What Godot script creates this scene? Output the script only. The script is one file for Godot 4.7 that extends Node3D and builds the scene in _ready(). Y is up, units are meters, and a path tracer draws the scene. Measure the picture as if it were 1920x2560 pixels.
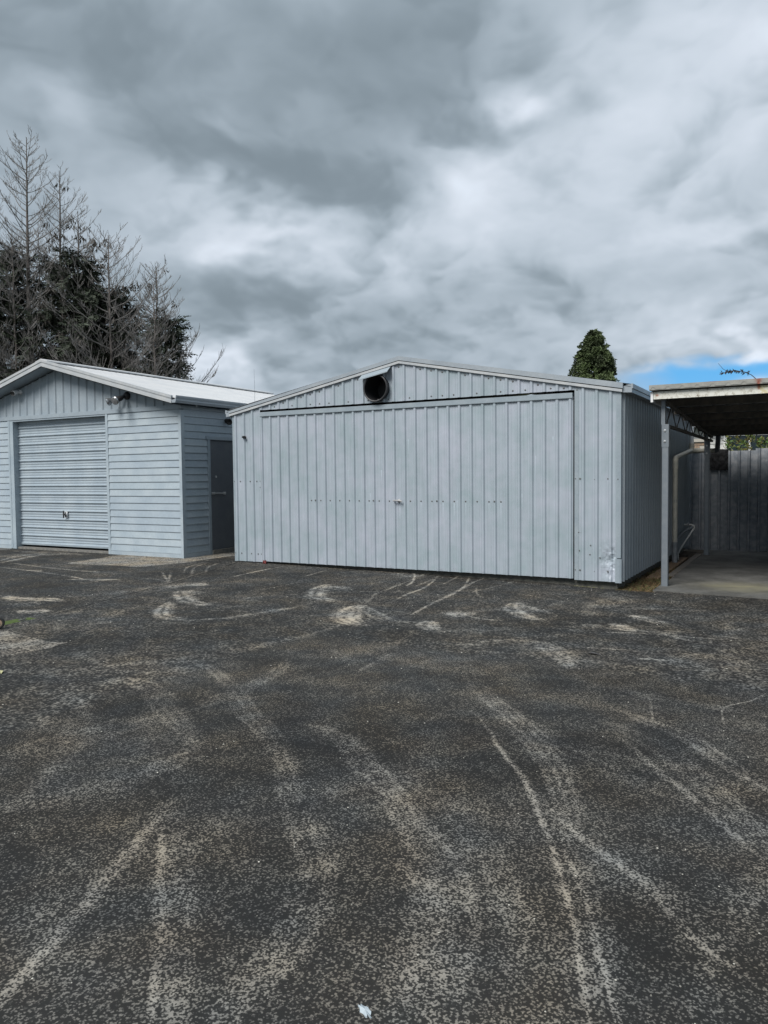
extends Node3D

# ------------------------------------------------------------------ mesh builder
class MB:
	var v := PackedVector3Array()
	var n := PackedVector3Array()
	var uv := PackedVector2Array()
	var col := PackedColorArray()
	var ix := PackedInt32Array()
	var c := Color.WHITE
	var uo := Vector2.ZERO          # texture frame: metres to 0..1, across au and up av
	var us := Vector2(1, 1)
	var au := Vector3(1, 0, 0)
	var av := Vector3(0, 1, 0)

	func vert(p: Vector3, nn: Vector3) -> int:
		v.append(p)
		n.append(nn)
		uv.append(Vector2((p.dot(au) - uo.x) / us.x, 1.0 - (p.dot(av) - uo.y) / us.y))
		col.append(c)
		return v.size() - 1

	func tri(a: Vector3, b: Vector3, d: Vector3) -> void:      # counter-clockwise seen from the front
		var nn := (b - a).cross(d - a).normalized()
		var i := vert(a, nn)
		vert(b, nn)
		vert(d, nn)
		ix.append_array([i, i + 2, i + 1])

	func quad(a: Vector3, b: Vector3, d: Vector3, e: Vector3) -> void:
		var nn := (d - a).cross(e - b).normalized()
		var i := vert(a, nn)
		vert(b, nn)
		vert(d, nn)
		vert(e, nn)
		ix.append_array([i, i + 2, i + 1, i, i + 3, i + 2])

	func box(lo: Vector3, hi: Vector3) -> void:
		var a := lo
		var b := hi
		quad(Vector3(a.x, a.y, b.z), Vector3(b.x, a.y, b.z), Vector3(b.x, b.y, b.z), Vector3(a.x, b.y, b.z))
		quad(Vector3(b.x, a.y, a.z), Vector3(a.x, a.y, a.z), Vector3(a.x, b.y, a.z), Vector3(b.x, b.y, a.z))
		quad(Vector3(b.x, a.y, b.z), Vector3(b.x, a.y, a.z), Vector3(b.x, b.y, a.z), Vector3(b.x, b.y, b.z))
		quad(Vector3(a.x, a.y, a.z), Vector3(a.x, a.y, b.z), Vector3(a.x, b.y, b.z), Vector3(a.x, b.y, a.z))
		quad(Vector3(a.x, b.y, b.z), Vector3(b.x, b.y, b.z), Vector3(b.x, b.y, a.z), Vector3(a.x, b.y, a.z))
		quad(Vector3(a.x, a.y, a.z), Vector3(b.x, a.y, a.z), Vector3(b.x, a.y, b.z), Vector3(a.x, a.y, b.z))

	# a closed prism: outline in the plane (ex, ey) at o, counter-clockwise seen from ex x ey, pushed along e
	func prism(o: Vector3, ex: Vector3, ey: Vector3, pts: Array, e: Vector3) -> void:
		var m := pts.size()
		var a: Array[Vector3] = []
		for q in pts:
			a.append(o + ex * q.x + ey * q.y)
		var flip: bool = e.dot(ex.cross(ey)) < 0.0
		for i in m:
			var p: Vector3 = a[i]
			var q: Vector3 = a[(i + 1) % m]
			if flip:
				quad(q, p, p + e, q + e)
			else:
				quad(p, q, q + e, p + e)
		var poly := PackedVector2Array()
		for q in pts:
			poly.append(q)
		var t := Geometry2D.triangulate_polygon(poly)
		for k in range(0, t.size(), 3):
			var x: Vector3 = a[t[k]]
			var y: Vector3 = a[t[k + 1]]
			var z: Vector3 = a[t[k + 2]]
			if ((y - x).cross(z - x)).dot(e) > 0.0:
				var s := y
				y = z
				z = s
			tri(x, y, z)
			tri(x + e, z + e, y + e)

	func tube(pts: Array, rad: Array, sides: int, caps := false) -> void:
		var m := pts.size()
		var side := Vector3.ZERO
		var first := v.size()
		for i in m:
			var p: Vector3 = pts[i]
			var d: Vector3 = (pts[mini(i + 1, m - 1)] as Vector3) - (pts[maxi(i - 1, 0)] as Vector3)
			d = d.normalized()
			if i == 0:
				side = d.cross(Vector3(0.31, 0.2, 0.93)).normalized()
				if side.length() < 0.5:
					side = Vector3(1, 0, 0)
			else:
				side = (side - d * side.dot(d)).normalized()
			var up := d.cross(side)
			for k in sides:
				var a := TAU * k / sides
				var r := side * cos(a) + up * sin(a)
				vert(p + r * rad[i], r)
		for i in m - 1:
			for k in sides:
				var a := first + i * sides + k
				var b := first + i * sides + (k + 1) % sides
				ix.append_array([a, a + sides, b, b, a + sides, b + sides])
		if caps:
			for e in [0, m - 1]:
				var nn: Vector3 = ((pts[0] as Vector3) - (pts[1] as Vector3)).normalized() if e == 0 else ((pts[m - 1] as Vector3) - (pts[m - 2] as Vector3)).normalized()
				var cc := vert(pts[e], nn)
				var ring: Array[int] = []
				for k in sides:
					ring.append(vert(v[first + e * sides + k], nn))
				for k in sides:
					if e == 0:
						ix.append_array([cc, ring[k], ring[(k + 1) % sides]])
					else:
						ix.append_array([cc, ring[(k + 1) % sides], ring[k]])

	# turned shape: points (radius, along) round an axis
	func lathe(o: Vector3, axis: Vector3, prof: Array, sides: int) -> void:
		var d := axis.normalized()
		var s := d.cross(Vector3(0.31, 0.2, 0.93)).normalized()
		var u := d.cross(s)
		for i in prof.size() - 1:
			var p: Vector2 = prof[i]
			var q: Vector2 = prof[i + 1]
			var t := (q - p).normalized()
			for k in sides:
				var a := TAU * k / sides
				var b := TAU * (k + 1) / sides
				var ra := s * cos(a) + u * sin(a)
				var rb := s * cos(b) + u * sin(b)
				var na := ra * t.y - d * t.x
				var nb := rb * t.y - d * t.x
				var i0 := vert(o + ra * p.x + d * p.y, na)
				vert(o + rb * p.x + d * p.y, nb)
				vert(o + rb * q.x + d * q.y, nb)
				vert(o + ra * q.x + d * q.y, na)
				ix.append_array([i0, i0 + 2, i0 + 1, i0, i0 + 3, i0 + 2])

	func mesh() -> ArrayMesh:
		var arr := []
		arr.resize(Mesh.ARRAY_MAX)
		arr[Mesh.ARRAY_VERTEX] = v
		arr[Mesh.ARRAY_NORMAL] = n
		arr[Mesh.ARRAY_TEX_UV] = uv
		arr[Mesh.ARRAY_COLOR] = col
		arr[Mesh.ARRAY_INDEX] = ix
		var m := ArrayMesh.new()
		m.add_surface_from_arrays(Mesh.PRIMITIVE_TRIANGLES, arr)
		return m

# ------------------------------------------------------------------ scene helpers
var M := {}
var names := {}
var rng := RandomNumberGenerator.new()

func numbered(s: String) -> String:
	var k: int = names.get(s, 0)
	names[s] = k + 1
	return s if k == 0 else "%s_%03d" % [s, k]

func part_name(parent: Node, s: String) -> String:
	if not parent.has_node(NodePath(s)):
		return s
	var k: int = parent.get_meta("n_" + s, 0) + 1
	parent.set_meta("n_" + s, k)
	return "%s_%03d" % [s, k]

func tag(o: Node, label: String, category: String, group := "") -> void:
	o.set_meta("label", label)
	o.set_meta("category", category)
	if group:
		o.set_meta("group", group)

func thing(called: String, label: String, category: String, at := Vector3.ZERO, group := "") -> Node3D:
	var o := Node3D.new()
	o.name = numbered(called)
	add_child(o, true)
	o.position = at
	tag(o, label, category, group)
	return o

func obj(called: String, mb: Variant, m: Material, parent: Node3D = null) -> MeshInstance3D:
	var o := MeshInstance3D.new()
	o.mesh = mb.mesh() if mb is MB else mb
	o.material_override = m
	if parent == null:
		o.name = numbered(called)
		add_child(o, true)
	else:
		o.name = part_name(parent, called)
		parent.add_child(o, true)
	return o

func struct(called: String, mb: Variant, m: Material) -> MeshInstance3D:
	var o := obj(called, mb, m)
	o.set_meta("kind", "structure")
	return o

func stuff(o: Node) -> Node:
	o.set_meta("kind", "stuff")
	return o

func lin(r: float, g: float, b: float) -> Color:
	return Color(r, g, b).linear_to_srgb()

func mat(r: float, g: float, b: float, rough := 0.7, metal := 0.0, tex: Texture2D = null, tile := 1.0) -> StandardMaterial3D:
	var m := StandardMaterial3D.new()
	m.albedo_color = lin(r, g, b)
	m.roughness = rough
	m.metallic = metal
	if tex:
		m.albedo_texture = tex
		if tile > 0.0:
			m.uv1_triplanar = true
			m.uv1_world_triplanar = true
			m.uv1_scale = Vector3.ONE / tile
	return m

func noise(freq: float, sd: int, oct := 4, kind := FastNoiseLite.TYPE_SIMPLEX_SMOOTH) -> FastNoiseLite:
	var f := FastNoiseLite.new()
	f.noise_type = kind
	f.frequency = freq
	f.seed = sd
	f.fractal_type = FastNoiseLite.FRACTAL_FBM if oct > 1 else FastNoiseLite.FRACTAL_NONE
	f.fractal_octaves = oct
	return f

func bytes_of(f: FastNoiseLite, w: int, h: int) -> PackedByteArray:      # noise stretched to 0..255
	var im := f.get_image(w, h, false, false, true)
	im.convert(Image.FORMAT_L8)
	return im.get_data()

func seamless(f: FastNoiseLite, s: int) -> PackedByteArray:
	var im := f.get_seamless_image(s, s, false, false, 0.2, true)
	im.convert(Image.FORMAT_L8)
	return im.get_data()

func rgb_tex(w: int, h: int, data: PackedByteArray) -> ImageTexture:
	return ImageTexture.create_from_image(Image.create_from_data(w, h, false, Image.FORMAT_RGB8, data))

# a tiling tint texture: mean about 0.9, two noises, an optional tone
func tint_tex(s: int, fa: float, fb: float, amp_a: float, amp_b: float, warm := 0.0, sd := 1) -> ImageTexture:
	var a := seamless(noise(fa, sd, 4), s)
	var b := seamless(noise(fb, sd + 7, 3), s)
	var d := PackedByteArray()
	d.resize(s * s * 3)
	for i in s * s:
		var x := (a[i] - 128) / 128.0
		var y := (b[i] - 128) / 128.0
		var l := 0.88 + amp_a * x + amp_b * y
		var w := warm * x
		d[i * 3] = clampi(int(255.0 * (l + w)), 0, 255)
		d[i * 3 + 1] = clampi(int(255.0 * l), 0, 255)
		d[i * 3 + 2] = clampi(int(255.0 * (l - w)), 0, 255)
	return rgb_tex(s, s, d)

func normal_tex(f: FastNoiseLite, s: int, bump: float) -> ImageTexture:
	var im := f.get_seamless_image(s, s, false, false, 0.2, true)
	im.convert(Image.FORMAT_RGBA8)
	im.bump_map_to_normal_map(bump)
	return ImageTexture.create_from_image(im)

# ------------------------------------------------------------------ dimensions (metres)
const ZF := -10.85            # plane of both fronts
const SX0 := -9.209           # metal shed
const SX1 := -2.348
const SZB := -17.2
const DX0 := -8.5675          # its door
const DX1 := -3.003
const GX1 := -10.47           # garage
const GX0 := -17.47
const GZB := -18.1
const RIB := 0.1896

func yard_y(x: float) -> float:
	return minf(-0.125 - 0.0125 * x, -0.012)

func _ready() -> void:
	rng.seed = 7
	# camera
	var cam := Camera3D.new()
	cam.name = "camera"
	cam.position = Vector3(0, 1.5, 0)
	cam.basis = Basis(Vector3.UP, 0.5117) * Basis(Vector3.RIGHT, -0.0461) * Basis(Vector3(0, 0, 1), -0.0106)
	cam.fov = 67.25
	cam.far = 4000.0
	add_child(cam)
	cam.current = true
	# sky, sun and exposure
	var env := Environment.new()
	env.background_mode = Environment.BG_SKY
	var sky := Sky.new()
	var psm := PanoramaSkyMaterial.new()
	psm.panorama = sky_panorama(3072, 1536)
	sky.sky_material = psm
	env.sky = sky
	env.background_energy_multiplier = 0.36
	env.tonemap_mode = Environment.TONE_MAPPER_LINEAR
	env.tonemap_exposure = 2.8
	env.sdfgi_enabled = true
	env.ssao_enabled = true
	env.ssil_enabled = true
	var we := WorldEnvironment.new()
	we.name = "environment"
	we.environment = env
	add_child(we)
	var sun := DirectionalLight3D.new()
	sun.name = "sun"
	sun.light_energy = 0.5
	sun.light_color = Color(1.0, 0.985, 0.965)
	sun.light_angular_distance = 30.0
	sun.shadow_enabled = true
	add_child(sun)
	sun.look_at_from_position(Vector3.ZERO, -Vector3(-0.16, 0.72, 0.68))

	materials()
	build_ground()
	build_shed()
	build_garage()
	build_carport()
	build_fence()
	build_background_house()
	build_trees()
	build_pipes()
	build_small_things()

# ------------------------------------------------------------------ sky
func sky_panorama(w: int, h: int) -> ImageTexture:
	# cloud banks: azimuth, elevation, half widths in degrees, lighter or darker
	var banks := []
	banks += [[-50.7,25.8,9.2,4.0,-0.1], [-38.3,27.0,11.0,4.2,-0.12], [-25.6,26.6,6.6,3.1,-0.13], [-35.4,20.3,6.4,2.3,-0.15], [-31.4,18.3,3.7,1.2,-0.09], [-40.7,21.5,5.9,1.9,-0.08]]
	banks += [[-38.2,13.6,5.7,1.8,-0.14], [-42.5,12.8,4.3,1.9,-0.08], [-30.2,11.1,10.2,1.9,-0.1], [-35.3,9.1,6.8,1.3,-0.06], [-18.4,13.3,6.4,1.5,-0.06], [-26.7,19.4,2.4,1.3,-0.1]]
	banks += [[-19.5,25.6,1.6,1.0,0.30], [-22.0,20.1,3.6,1.8,0.18], [-42.4,18.8,3.9,1.8,0.15], [-38.2,17.0,3.0,0.8,0.22], [-34.9,15.5,1.6,0.8,0.12], [-51.1,23.3,2.1,0.9,0.13]]
	banks += [[-40.6,24.3,1.9,0.8,0.08], [-30.1,15.5,5.1,1.9,0.08], [-11.1,21.5,8.6,4.2,0.1], [-8.2,26.9,7.0,3.6,0.1], [-5.2,16.0,4.4,1.1,0.16], [-9.2,9.4,5.8,1.4,0.14]]
	banks += [[-41.3,8.5,2.3,2.0,0.3], [-23.3,17.2,4.9,1.5,0.06], [-3.4,8.7,1.3,0.6,0.25], [-15.1,24.6,1.8,0.8,-0.12], [-23.3,24.4,4.0,1.4,-0.06], [-5.0,26.9,1.4,0.6,0.1]]
	var cw := 200
	var ch := 90
	var field := PackedFloat32Array()      # azimuth -80..20, elevation 0..45, two cells a degree
	field.resize(cw * ch)
	for b in banks:
		for j in ch:
			var de: float = (j * 0.5 - b[1]) / b[3]
			if absf(de) > 3.0:
				continue
			for i in cw:
				var da: float = (-80.0 + i * 0.5 - b[0]) / b[2]
				if absf(da) < 3.0:
					field[j * cw + i] += 1.2 * b[4] * exp(-0.7 * (da * da + de * de))
	var nf := noise(0.55, 11, 5)
	var nd := noise(1.9, 23, 4)
	var nw := noise(1.3, 31, 4)
	var nv := noise(1.3, 47, 4)
	var ns := noise(4.6, 53, 4)
	var img := Image.create(w, h, false, Image.FORMAT_RGBF)
	for y in h:
		var el := 90.0 - (y + 0.5) / h * 180.0
		var e := deg_to_rad(maxf(el, 0.0))
		var up := 1.0 + 0.9 * smoothstep(26.0, 75.0, el)
		var ring := 1.5 * cos(e) / (sin(e) + 0.34)
		for x in w:
			if el < -1.0:
				img.set_pixel(x, y, Color(0.24, 0.25, 0.25))
				continue
			var az := fposmod((x + 0.5) / w * 360.0 + 180.0, 360.0) - 180.0
			var a := deg_to_rad(az)
			var px := sin(a) * ring
			var py := cos(a) * ring
			var wx := nw.get_noise_2d(px, py)
			var wy := nv.get_noise_2d(px, py)
			var f1 := nf.get_noise_2d(px + 0.3 * wx, py + 0.3 * wy)
			var f2 := nd.get_noise_2d(px + 0.3 * wy, py + 0.3 * wx)
			var f3 := ns.get_noise_2d(px + 0.12 * wx, py + 0.12 * f2)
			# lumpy undersides: folded noise gives cloud edges a crisp and a soft side
			var l := 0.482 + 0.10 * f1 + 0.11 * f2 + 0.115 * f3 - 0.07 * (absf(f2 + 0.6 * f3) - 0.16)
			var fi := (az + wx * 4.0 + ns.get_noise_2d(py, px) * 1.6 + 80.0) * 2.0
			var fj := (maxf(el, 0.0) + wy * 2.4 + ns.get_noise_2d(py + 5.0, px) * 1.1) * 2.0
			if fi > 0.0 and fi < cw - 2 and fj > 0.0 and fj < ch - 2:
				var i0 := int(fi)
				var j0 := int(fj)
				var tx := fi - i0
				var ty := fj - j0
				var k := j0 * cw + i0
				l += lerpf(lerpf(field[k], field[k + 1], tx), lerpf(field[k + cw], field[k + cw + 1], tx), ty)
			l = minf(l + 0.02, 0.95)
			if l < 0.36:
				l = 0.36 - 0.09 * (1.0 - exp((l - 0.36) / 0.09))
			# thick cloud is a little blue, thin cloud white
			var t := clampf((l - 0.25) / 0.5, 0.0, 1.0)
			var c := Color(l * lerpf(0.79, 0.90, t), l * 0.99, l * lerpf(1.15, 1.11, t))
			# clear air low in the north
			var clear := smoothstep(-13.2, -8.5, az + wx * 2.0) * (1.0 - smoothstep(20.0, 34.0, az + wx * 6.0)) * (1.0 - smoothstep(7.2, 8.1, el - 0.05 * (az + 7.0) + wy * 0.7 + 0.5 * f3))
			if clear > 0.0:
				var blue := Color(0.15, 0.48, 0.88).lerp(Color(0.34, 0.64, 0.92), 1.0 - smoothstep(2.0, 7.0, el))
				var puff := exp(-pow((az + 3.6) / 1.1, 2.0) - pow((el - 5.9 + wy * 0.4) / 0.5, 2.0)) + smoothstep(0.12, 0.5, nd.get_noise_2d(px * 1.5, py * 1.5)) * 0.8 * (1.0 - smoothstep(5.0, 6.0, el))
				c = c.lerp(blue.lerp(Color(0.82, 0.85, 0.88), clampf(puff, 0.0, 1.0)), clear)
			img.set_pixel(x, y, c * up)
	return ImageTexture.create_from_image(img)

# ------------------------------------------------------------------ materials
func materials() -> void:
	var t_metal := tint_tex(512, 0.006, 0.06, 0.045, 0.03, 0.010, 3)
	var t_dull := tint_tex(512, 0.012, 0.09, 0.12, 0.08, 0.02, 5)
	var t_bark := tint_tex(256, 0.03, 0.15, 0.18, 0.16, 0.02, 9)
	var t_wood := tint_tex(256, 0.02, 0.2, 0.14, 0.10, 0.03, 15)
	var n_orange := normal_tex(noise(0.02, 5, 4), 512, 1.5)
	M.sheet = mat(0.296, 0.336, 0.368, 0.42, 0.0, t_metal, 2.2)
	M.sheet_side = mat(0.296, 0.336, 0.368, 0.45, 0.0, t_metal, 1.7)
	M.trim = mat(0.314, 0.372, 0.413, 0.4, 0.0, t_metal, 1.3)
	M.barge = mat(0.48, 0.504, 0.52, 0.45, 0.0, t_metal, 1.1)
	M.barge_top = mat(0.338, 0.382, 0.421, 0.45, 0.0, t_metal, 1.6)
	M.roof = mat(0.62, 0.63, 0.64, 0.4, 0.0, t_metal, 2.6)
	M.board_a = mat(0.393, 0.469, 0.525, 0.5, 0.0, t_metal, 1.9)
	M.board_b = mat(0.378, 0.451, 0.512, 0.5, 0.0, t_metal, 2.4)
	M.board_c = mat(0.409, 0.481, 0.533, 0.5, 0.0, t_metal, 1.5)
	M.gable = mat(0.338, 0.4, 0.45, 0.5, 0.0, t_metal, 2.1)
	M.roller = mat(0.422, 0.497, 0.555, 0.34, 0.15, t_metal, 2.0)
	M.door = mat(0.125, 0.14, 0.16, 0.45, 0.0, t_metal, 1.4)
	M.galv = mat(0.23, 0.26, 0.29, 0.45, 0.35, t_metal, 0.5)
	M.galv_dark = mat(0.17, 0.185, 0.205, 0.6, 0.2, t_dull, 0.5)
	M.steel = mat(0.6, 0.6, 0.6, 0.3, 0.9)
	M.latch = mat(0.30, 0.30, 0.30, 0.5, 0.3)
	M.screw = mat(0.10, 0.10, 0.10, 0.6, 0.3)
	M.black = mat(0.012, 0.012, 0.013, 0.55)
	M.black_cloth = mat(0.010, 0.010, 0.011, 0.95, 0.0, t_dull, 0.3)
	M.rubber = mat(0.02, 0.02, 0.02, 0.85)
	M.duct = mat(0.018, 0.018, 0.02, 0.5, 0.1)
	M.dark_inside = mat(0.05, 0.05, 0.05, 0.9)
	M.concrete = mat(0.20, 0.195, 0.18, 0.9, 0.0, t_dull, 0.7)
	M.footing = mat(0.13, 0.13, 0.115, 0.95, 0.0, t_dull, 0.5)
	M.pvc = mat(0.50, 0.49, 0.43, 0.45, 0.0, t_dull, 0.8)
	M.pvc_grey = mat(0.22, 0.24, 0.26, 0.5, 0.0, t_dull, 0.8)
	M.pvc_white = mat(0.70, 0.72, 0.73, 0.5, 0.0, t_dull, 0.8)
	M.hose = mat(0.50, 0.50, 0.48, 0.6)
	M.timber = mat(0.20, 0.135, 0.085, 0.9, 0.0, t_wood, 0.6)
	M.timber_grey = mat(0.17, 0.155, 0.14, 0.9, 0.0, t_wood, 0.5)
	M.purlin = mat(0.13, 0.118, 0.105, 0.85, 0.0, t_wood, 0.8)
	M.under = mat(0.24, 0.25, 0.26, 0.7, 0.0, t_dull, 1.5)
	M.bark_grey = mat(0.15, 0.13, 0.12, 0.95, 0.0, t_bark, 0.8)
	M.twig = mat(0.16, 0.153, 0.148, 0.95)
	M.bark_dark = mat(0.055, 0.045, 0.04, 0.95, 0.0, t_bark, 0.7)
	M.dirt = mat(0.055, 0.042, 0.028, 1.0, 0.0, t_dull, 0.4)
	M.grass_ground = mat(0.07, 0.085, 0.035, 1.0, 0.0, t_dull, 1.3)
	M.fence = mat(0.27, 0.29, 0.315, 0.5, 0.0, t_dull, 0.9)
	M.house_wall = mat(0.576, 0.584, 0.576, 0.6, 0.0, t_metal, 2.0)
	M.house_roof = mat(0.16, 0.16, 0.17, 0.7, 0.0, t_dull, 1.1)
	M.brick_a = mat(0.33, 0.24, 0.17, 0.9, 0.0, t_dull, 0.5)
	M.brick_b = mat(0.28, 0.20, 0.14, 0.9, 0.0, t_dull, 0.4)
	M.mortar = mat(0.36, 0.34, 0.30, 0.95)
	M.glass_dark = mat(0.02, 0.03, 0.035, 0.08)
	M.white_frame = mat(0.663, 0.671, 0.68, 0.4)
	M.red = mat(0.13, 0.022, 0.02, 0.8)
	M.paper = mat(0.33, 0.38, 0.41, 0.7)
	M.hub = mat(0.30, 0.22, 0.15, 0.7)
	M.lens = mat(0.30, 0.31, 0.32, 0.15, 0.7)
	M.leaf = foliage_mat(0.0)
	M.front = mat(1, 1, 1, 0.42, 0.0, front_texture(), 0.0)
	M.fascia = mat(1, 1, 1, 0.75, 0.0, fascia_texture(), 0.0)
	M.fascia_cap = mat(1, 1, 1, 0.6, 0.0, fascia_cap_texture(), 0.0)
	for k in ["front", "sheet_side", "roof"]:
		M[k].normal_enabled = true
		M[k].normal_texture = n_orange
		M[k].normal_scale = 0.10
	M.front.uv1_triplanar = false

func foliage_mat(back: float) -> StandardMaterial3D:
	var m := StandardMaterial3D.new()
	m.albedo_color = Color.WHITE
	m.vertex_color_use_as_albedo = true
	m.roughness = 0.75
	m.cull_mode = BaseMaterial3D.CULL_DISABLED
	if back > 0.0:
		m.backlight_enabled = true
		m.backlight = Color(back, back, back)
	return m

# the whole front of the metal shed, x -9.25 .. -2.30 and y -0.05 .. 3.425: weathered paint, chalky runs below screws, scuffs
func front_texture() -> ImageTexture:
	var w := 1536
	var h := 768
	var big := bytes_of(noise(0.004, 3, 4), w, h)
	var mid := bytes_of(noise(0.02, 5, 4), w, h)
	var fine := bytes_of(noise(0.25, 8, 2), w, h)
	var run := noise(0.06, 12, 3).get_image(w, 48, false, false, true)      # long vertical runs
	run.convert(Image.FORMAT_L8)
	run.resize(w, h, Image.INTERPOLATE_CUBIC)
	var runs := run.get_data()
	var mark := Image.create(w, h, false, Image.FORMAT_L8)
	var ppm := w / 6.95
	var spots := []
	for i in range(4, 23):
		spots.append(Vector2(DX0 + 0.2094 + (i + 0.5) * RIB, 1.10))
	for x in [-9.06, -8.8, -8.62, -2.91, -2.52, -2.40]:
		spots.append(Vector2(x, 1.437))
	for i in 16:
		spots.append(Vector2(rng.randf_range(DX0, DX1), rng.randf_range(0.5, 2.4)))
	for s in spots:
		var on := rng.randf()
		if on < 0.35:
			continue
		var len_px := int(rng.randf_range(0.10, 0.34) * ppm)
		var cx: float = (s.x + 9.25) * ppm
		var cy: float = (3.425 - s.y) * ppm
		for j in len_px:
			var yy := int(cy) + j
			var half := rng.randf_range(0.4, 1.9) * (1.0 - 0.6 * j / len_px)
			for xx in range(int(cx - half), int(cx + half) + 1):
				if xx >= 0 and xx < w and yy < h:
					mark.set_pixel(xx, yy, Color.from_hsv(0, 0, on * (0.75 - 0.6 * j / len_px)))
	# scuffed pale patch by the dented corner, and small chips
	for i in 330:
		var q := Vector2(-2.48 + rng.randfn(0, 0.065), 0.30 + rng.randfn(0, 0.12))
		if i > 240:
			q = Vector2(rng.randf_range(-9.2, -2.36), rng.randf_range(0.02, 2.5))
		var r := rng.randf_range(0.5, 3.2) if i <= 240 else rng.randf_range(0.3, 1.2)
		var cx := (q.x + 9.25) * ppm
		var cy := (3.425 - q.y) * ppm
		for yy in range(int(cy - r), int(cy + r) + 1):
			for xx in range(int(cx - r * 0.8), int(cx + r * 0.8) + 1):
				if xx >= 0 and xx < w and yy >= 0 and yy < h:
					mark.set_pixel(xx, yy, Color.from_hsv(0, 0, maxf(mark.get_pixel(xx, yy).r, rng.randf_range(0.06, 0.24))))
	var mk := mark.get_data()
	var d := PackedByteArray()
	d.resize(w * h * 3)
	for y in h:
		var alt := 3.425 - y / ppm
		var splash := clampf(1.0 - (alt + 0.02) / 0.12, 0.0, 1.0)
		for x in w:
			var i := y * w + x
			var b := (big[i] - 128) / 128.0
			var m := (mid[i] - 128) / 128.0
			var f := (fine[i] - 128) / 128.0
			var l := 0.335 + 0.032 * b + 0.018 * m + 0.008 * f + 0.024 * (runs[i] - 128) / 128.0
			if splash > 0.0 and (m + f * 0.6) > 1.1 - splash * 0.9:
				l *= 0.72
			var wh := mk[i] / 255.0
			l = lerpf(l, 0.52, wh)
			var tint := 0.012 * b + 0.008 * m
			d[i * 3] = to8(l * 0.87 + tint)
			d[i * 3 + 1] = to8(l * 1.0 - tint * 0.4)
			d[i * 3 + 2] = to8(l * 1.12 + tint * 0.3)
	return rgb_tex(w, h, d)

var lut := PackedByteArray()
func to8(l: float) -> int:
	if lut.is_empty():
		lut.resize(4097)
		for i in 4097:
			lut[i] = int(round(255.0 * Color(i / 4096.0, 0, 0).linear_to_srgb().r))
	return lut[clampi(int(l * 4096.0), 0, 4096)]

# flaking white paint on the carport fascia, x -2.04 .. 1.30 and y 2.52 .. 2.64
func fascia_texture() -> ImageTexture:
	var w := 1336
	var h := 48
	var a := bytes_of(noise(0.03, 61, 5), w, h)
	var b := bytes_of(noise(0.12, 65, 3), w, h)
	var d := PackedByteArray()
	d.resize(w * h * 3)
	for y in h:
		for x in w:
			var i := y * w + x
			var wx := -2.04 + x / 400.0
			var wy := 2.64 - y / 400.0
			var n := (a[i] + 0.6 * b[i]) / 408.0
			var c := Color(0.60, 0.60, 0.55)
			c = c.lerp(Color(0.40, 0.39, 0.33), smoothstep(0.45, 0.62, n) * 0.7)
			var low := smoothstep(0.66, 0.74, n + 0.10 * (1.0 - absf(y - 22.0) / 24.0) * -1.0)
			c = c.lerp(Color(0.16, 0.14, 0.11), low)
			if wx > -0.67 and n > 0.38:
				c = c.lerp(Color(0.52, 0.45, 0.22), 0.6)
			var r1 := exp(-pow((wx + 1.935) / 0.022, 2.0) - pow((wy - 2.583) / 0.016, 2.0))
			var r2 := exp(-pow((wx + 0.67) / 0.018, 2.0)) * smoothstep(2.545, 2.61, wy + 0.04 * (n - 0.5))
			c = c.lerp(Color(0.25, 0.07, 0.03), clampf((r1 + r2) * (0.4 + n), 0.0, 0.9))
			d[i * 3] = to8(c.r)
			d[i * 3 + 1] = to8(c.g)
			d[i * 3 + 2] = to8(c.b)
	return rgb_tex(w, h, d)

func fascia_cap_texture() -> ImageTexture:
	var w := 1336
	var h := 40
	var a := bytes_of(noise(0.025, 71, 5), w, h)
	var b := bytes_of(noise(0.2, 75, 3), w, h)
	var d := PackedByteArray()
	d.resize(w * h * 3)
	for y in h:
		for x in w:
			var i := y * w + x
			var wx := -2.04 + x / 400.0
			var n := (a[i] + 0.5 * b[i]) / 382.0
			var c := Color(0.24, 0.24, 0.22) * (0.75 + 0.5 * n)
			var r := exp(-pow((wx + 0.67) / (0.045 - 0.0008 * y), 2.0)) + exp(-pow((wx + 1.22) / 0.09, 2.0)) * (1.0 - smoothstep(2.0, 9.0, float(y)))
			c = c.lerp(Color(0.22, 0.055, 0.03), clampf(r * (0.5 + n), 0.0, 0.95))
			d[i * 3] = to8(c.r)
			d[i * 3 + 1] = to8(c.g)
			d[i * 3 + 2] = to8(c.b)
	return rgb_tex(w, h, d)

# ------------------------------------------------------------------ the yard
var wear_list := []       # strokes: points (x, z), half widths, strength, stripes

func mark(pts: Array, width: float, strength: float, stripes := 0, taper := 1.0) -> void:
	wear_list.append([pts, width, strength, stripes, taper])

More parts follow.
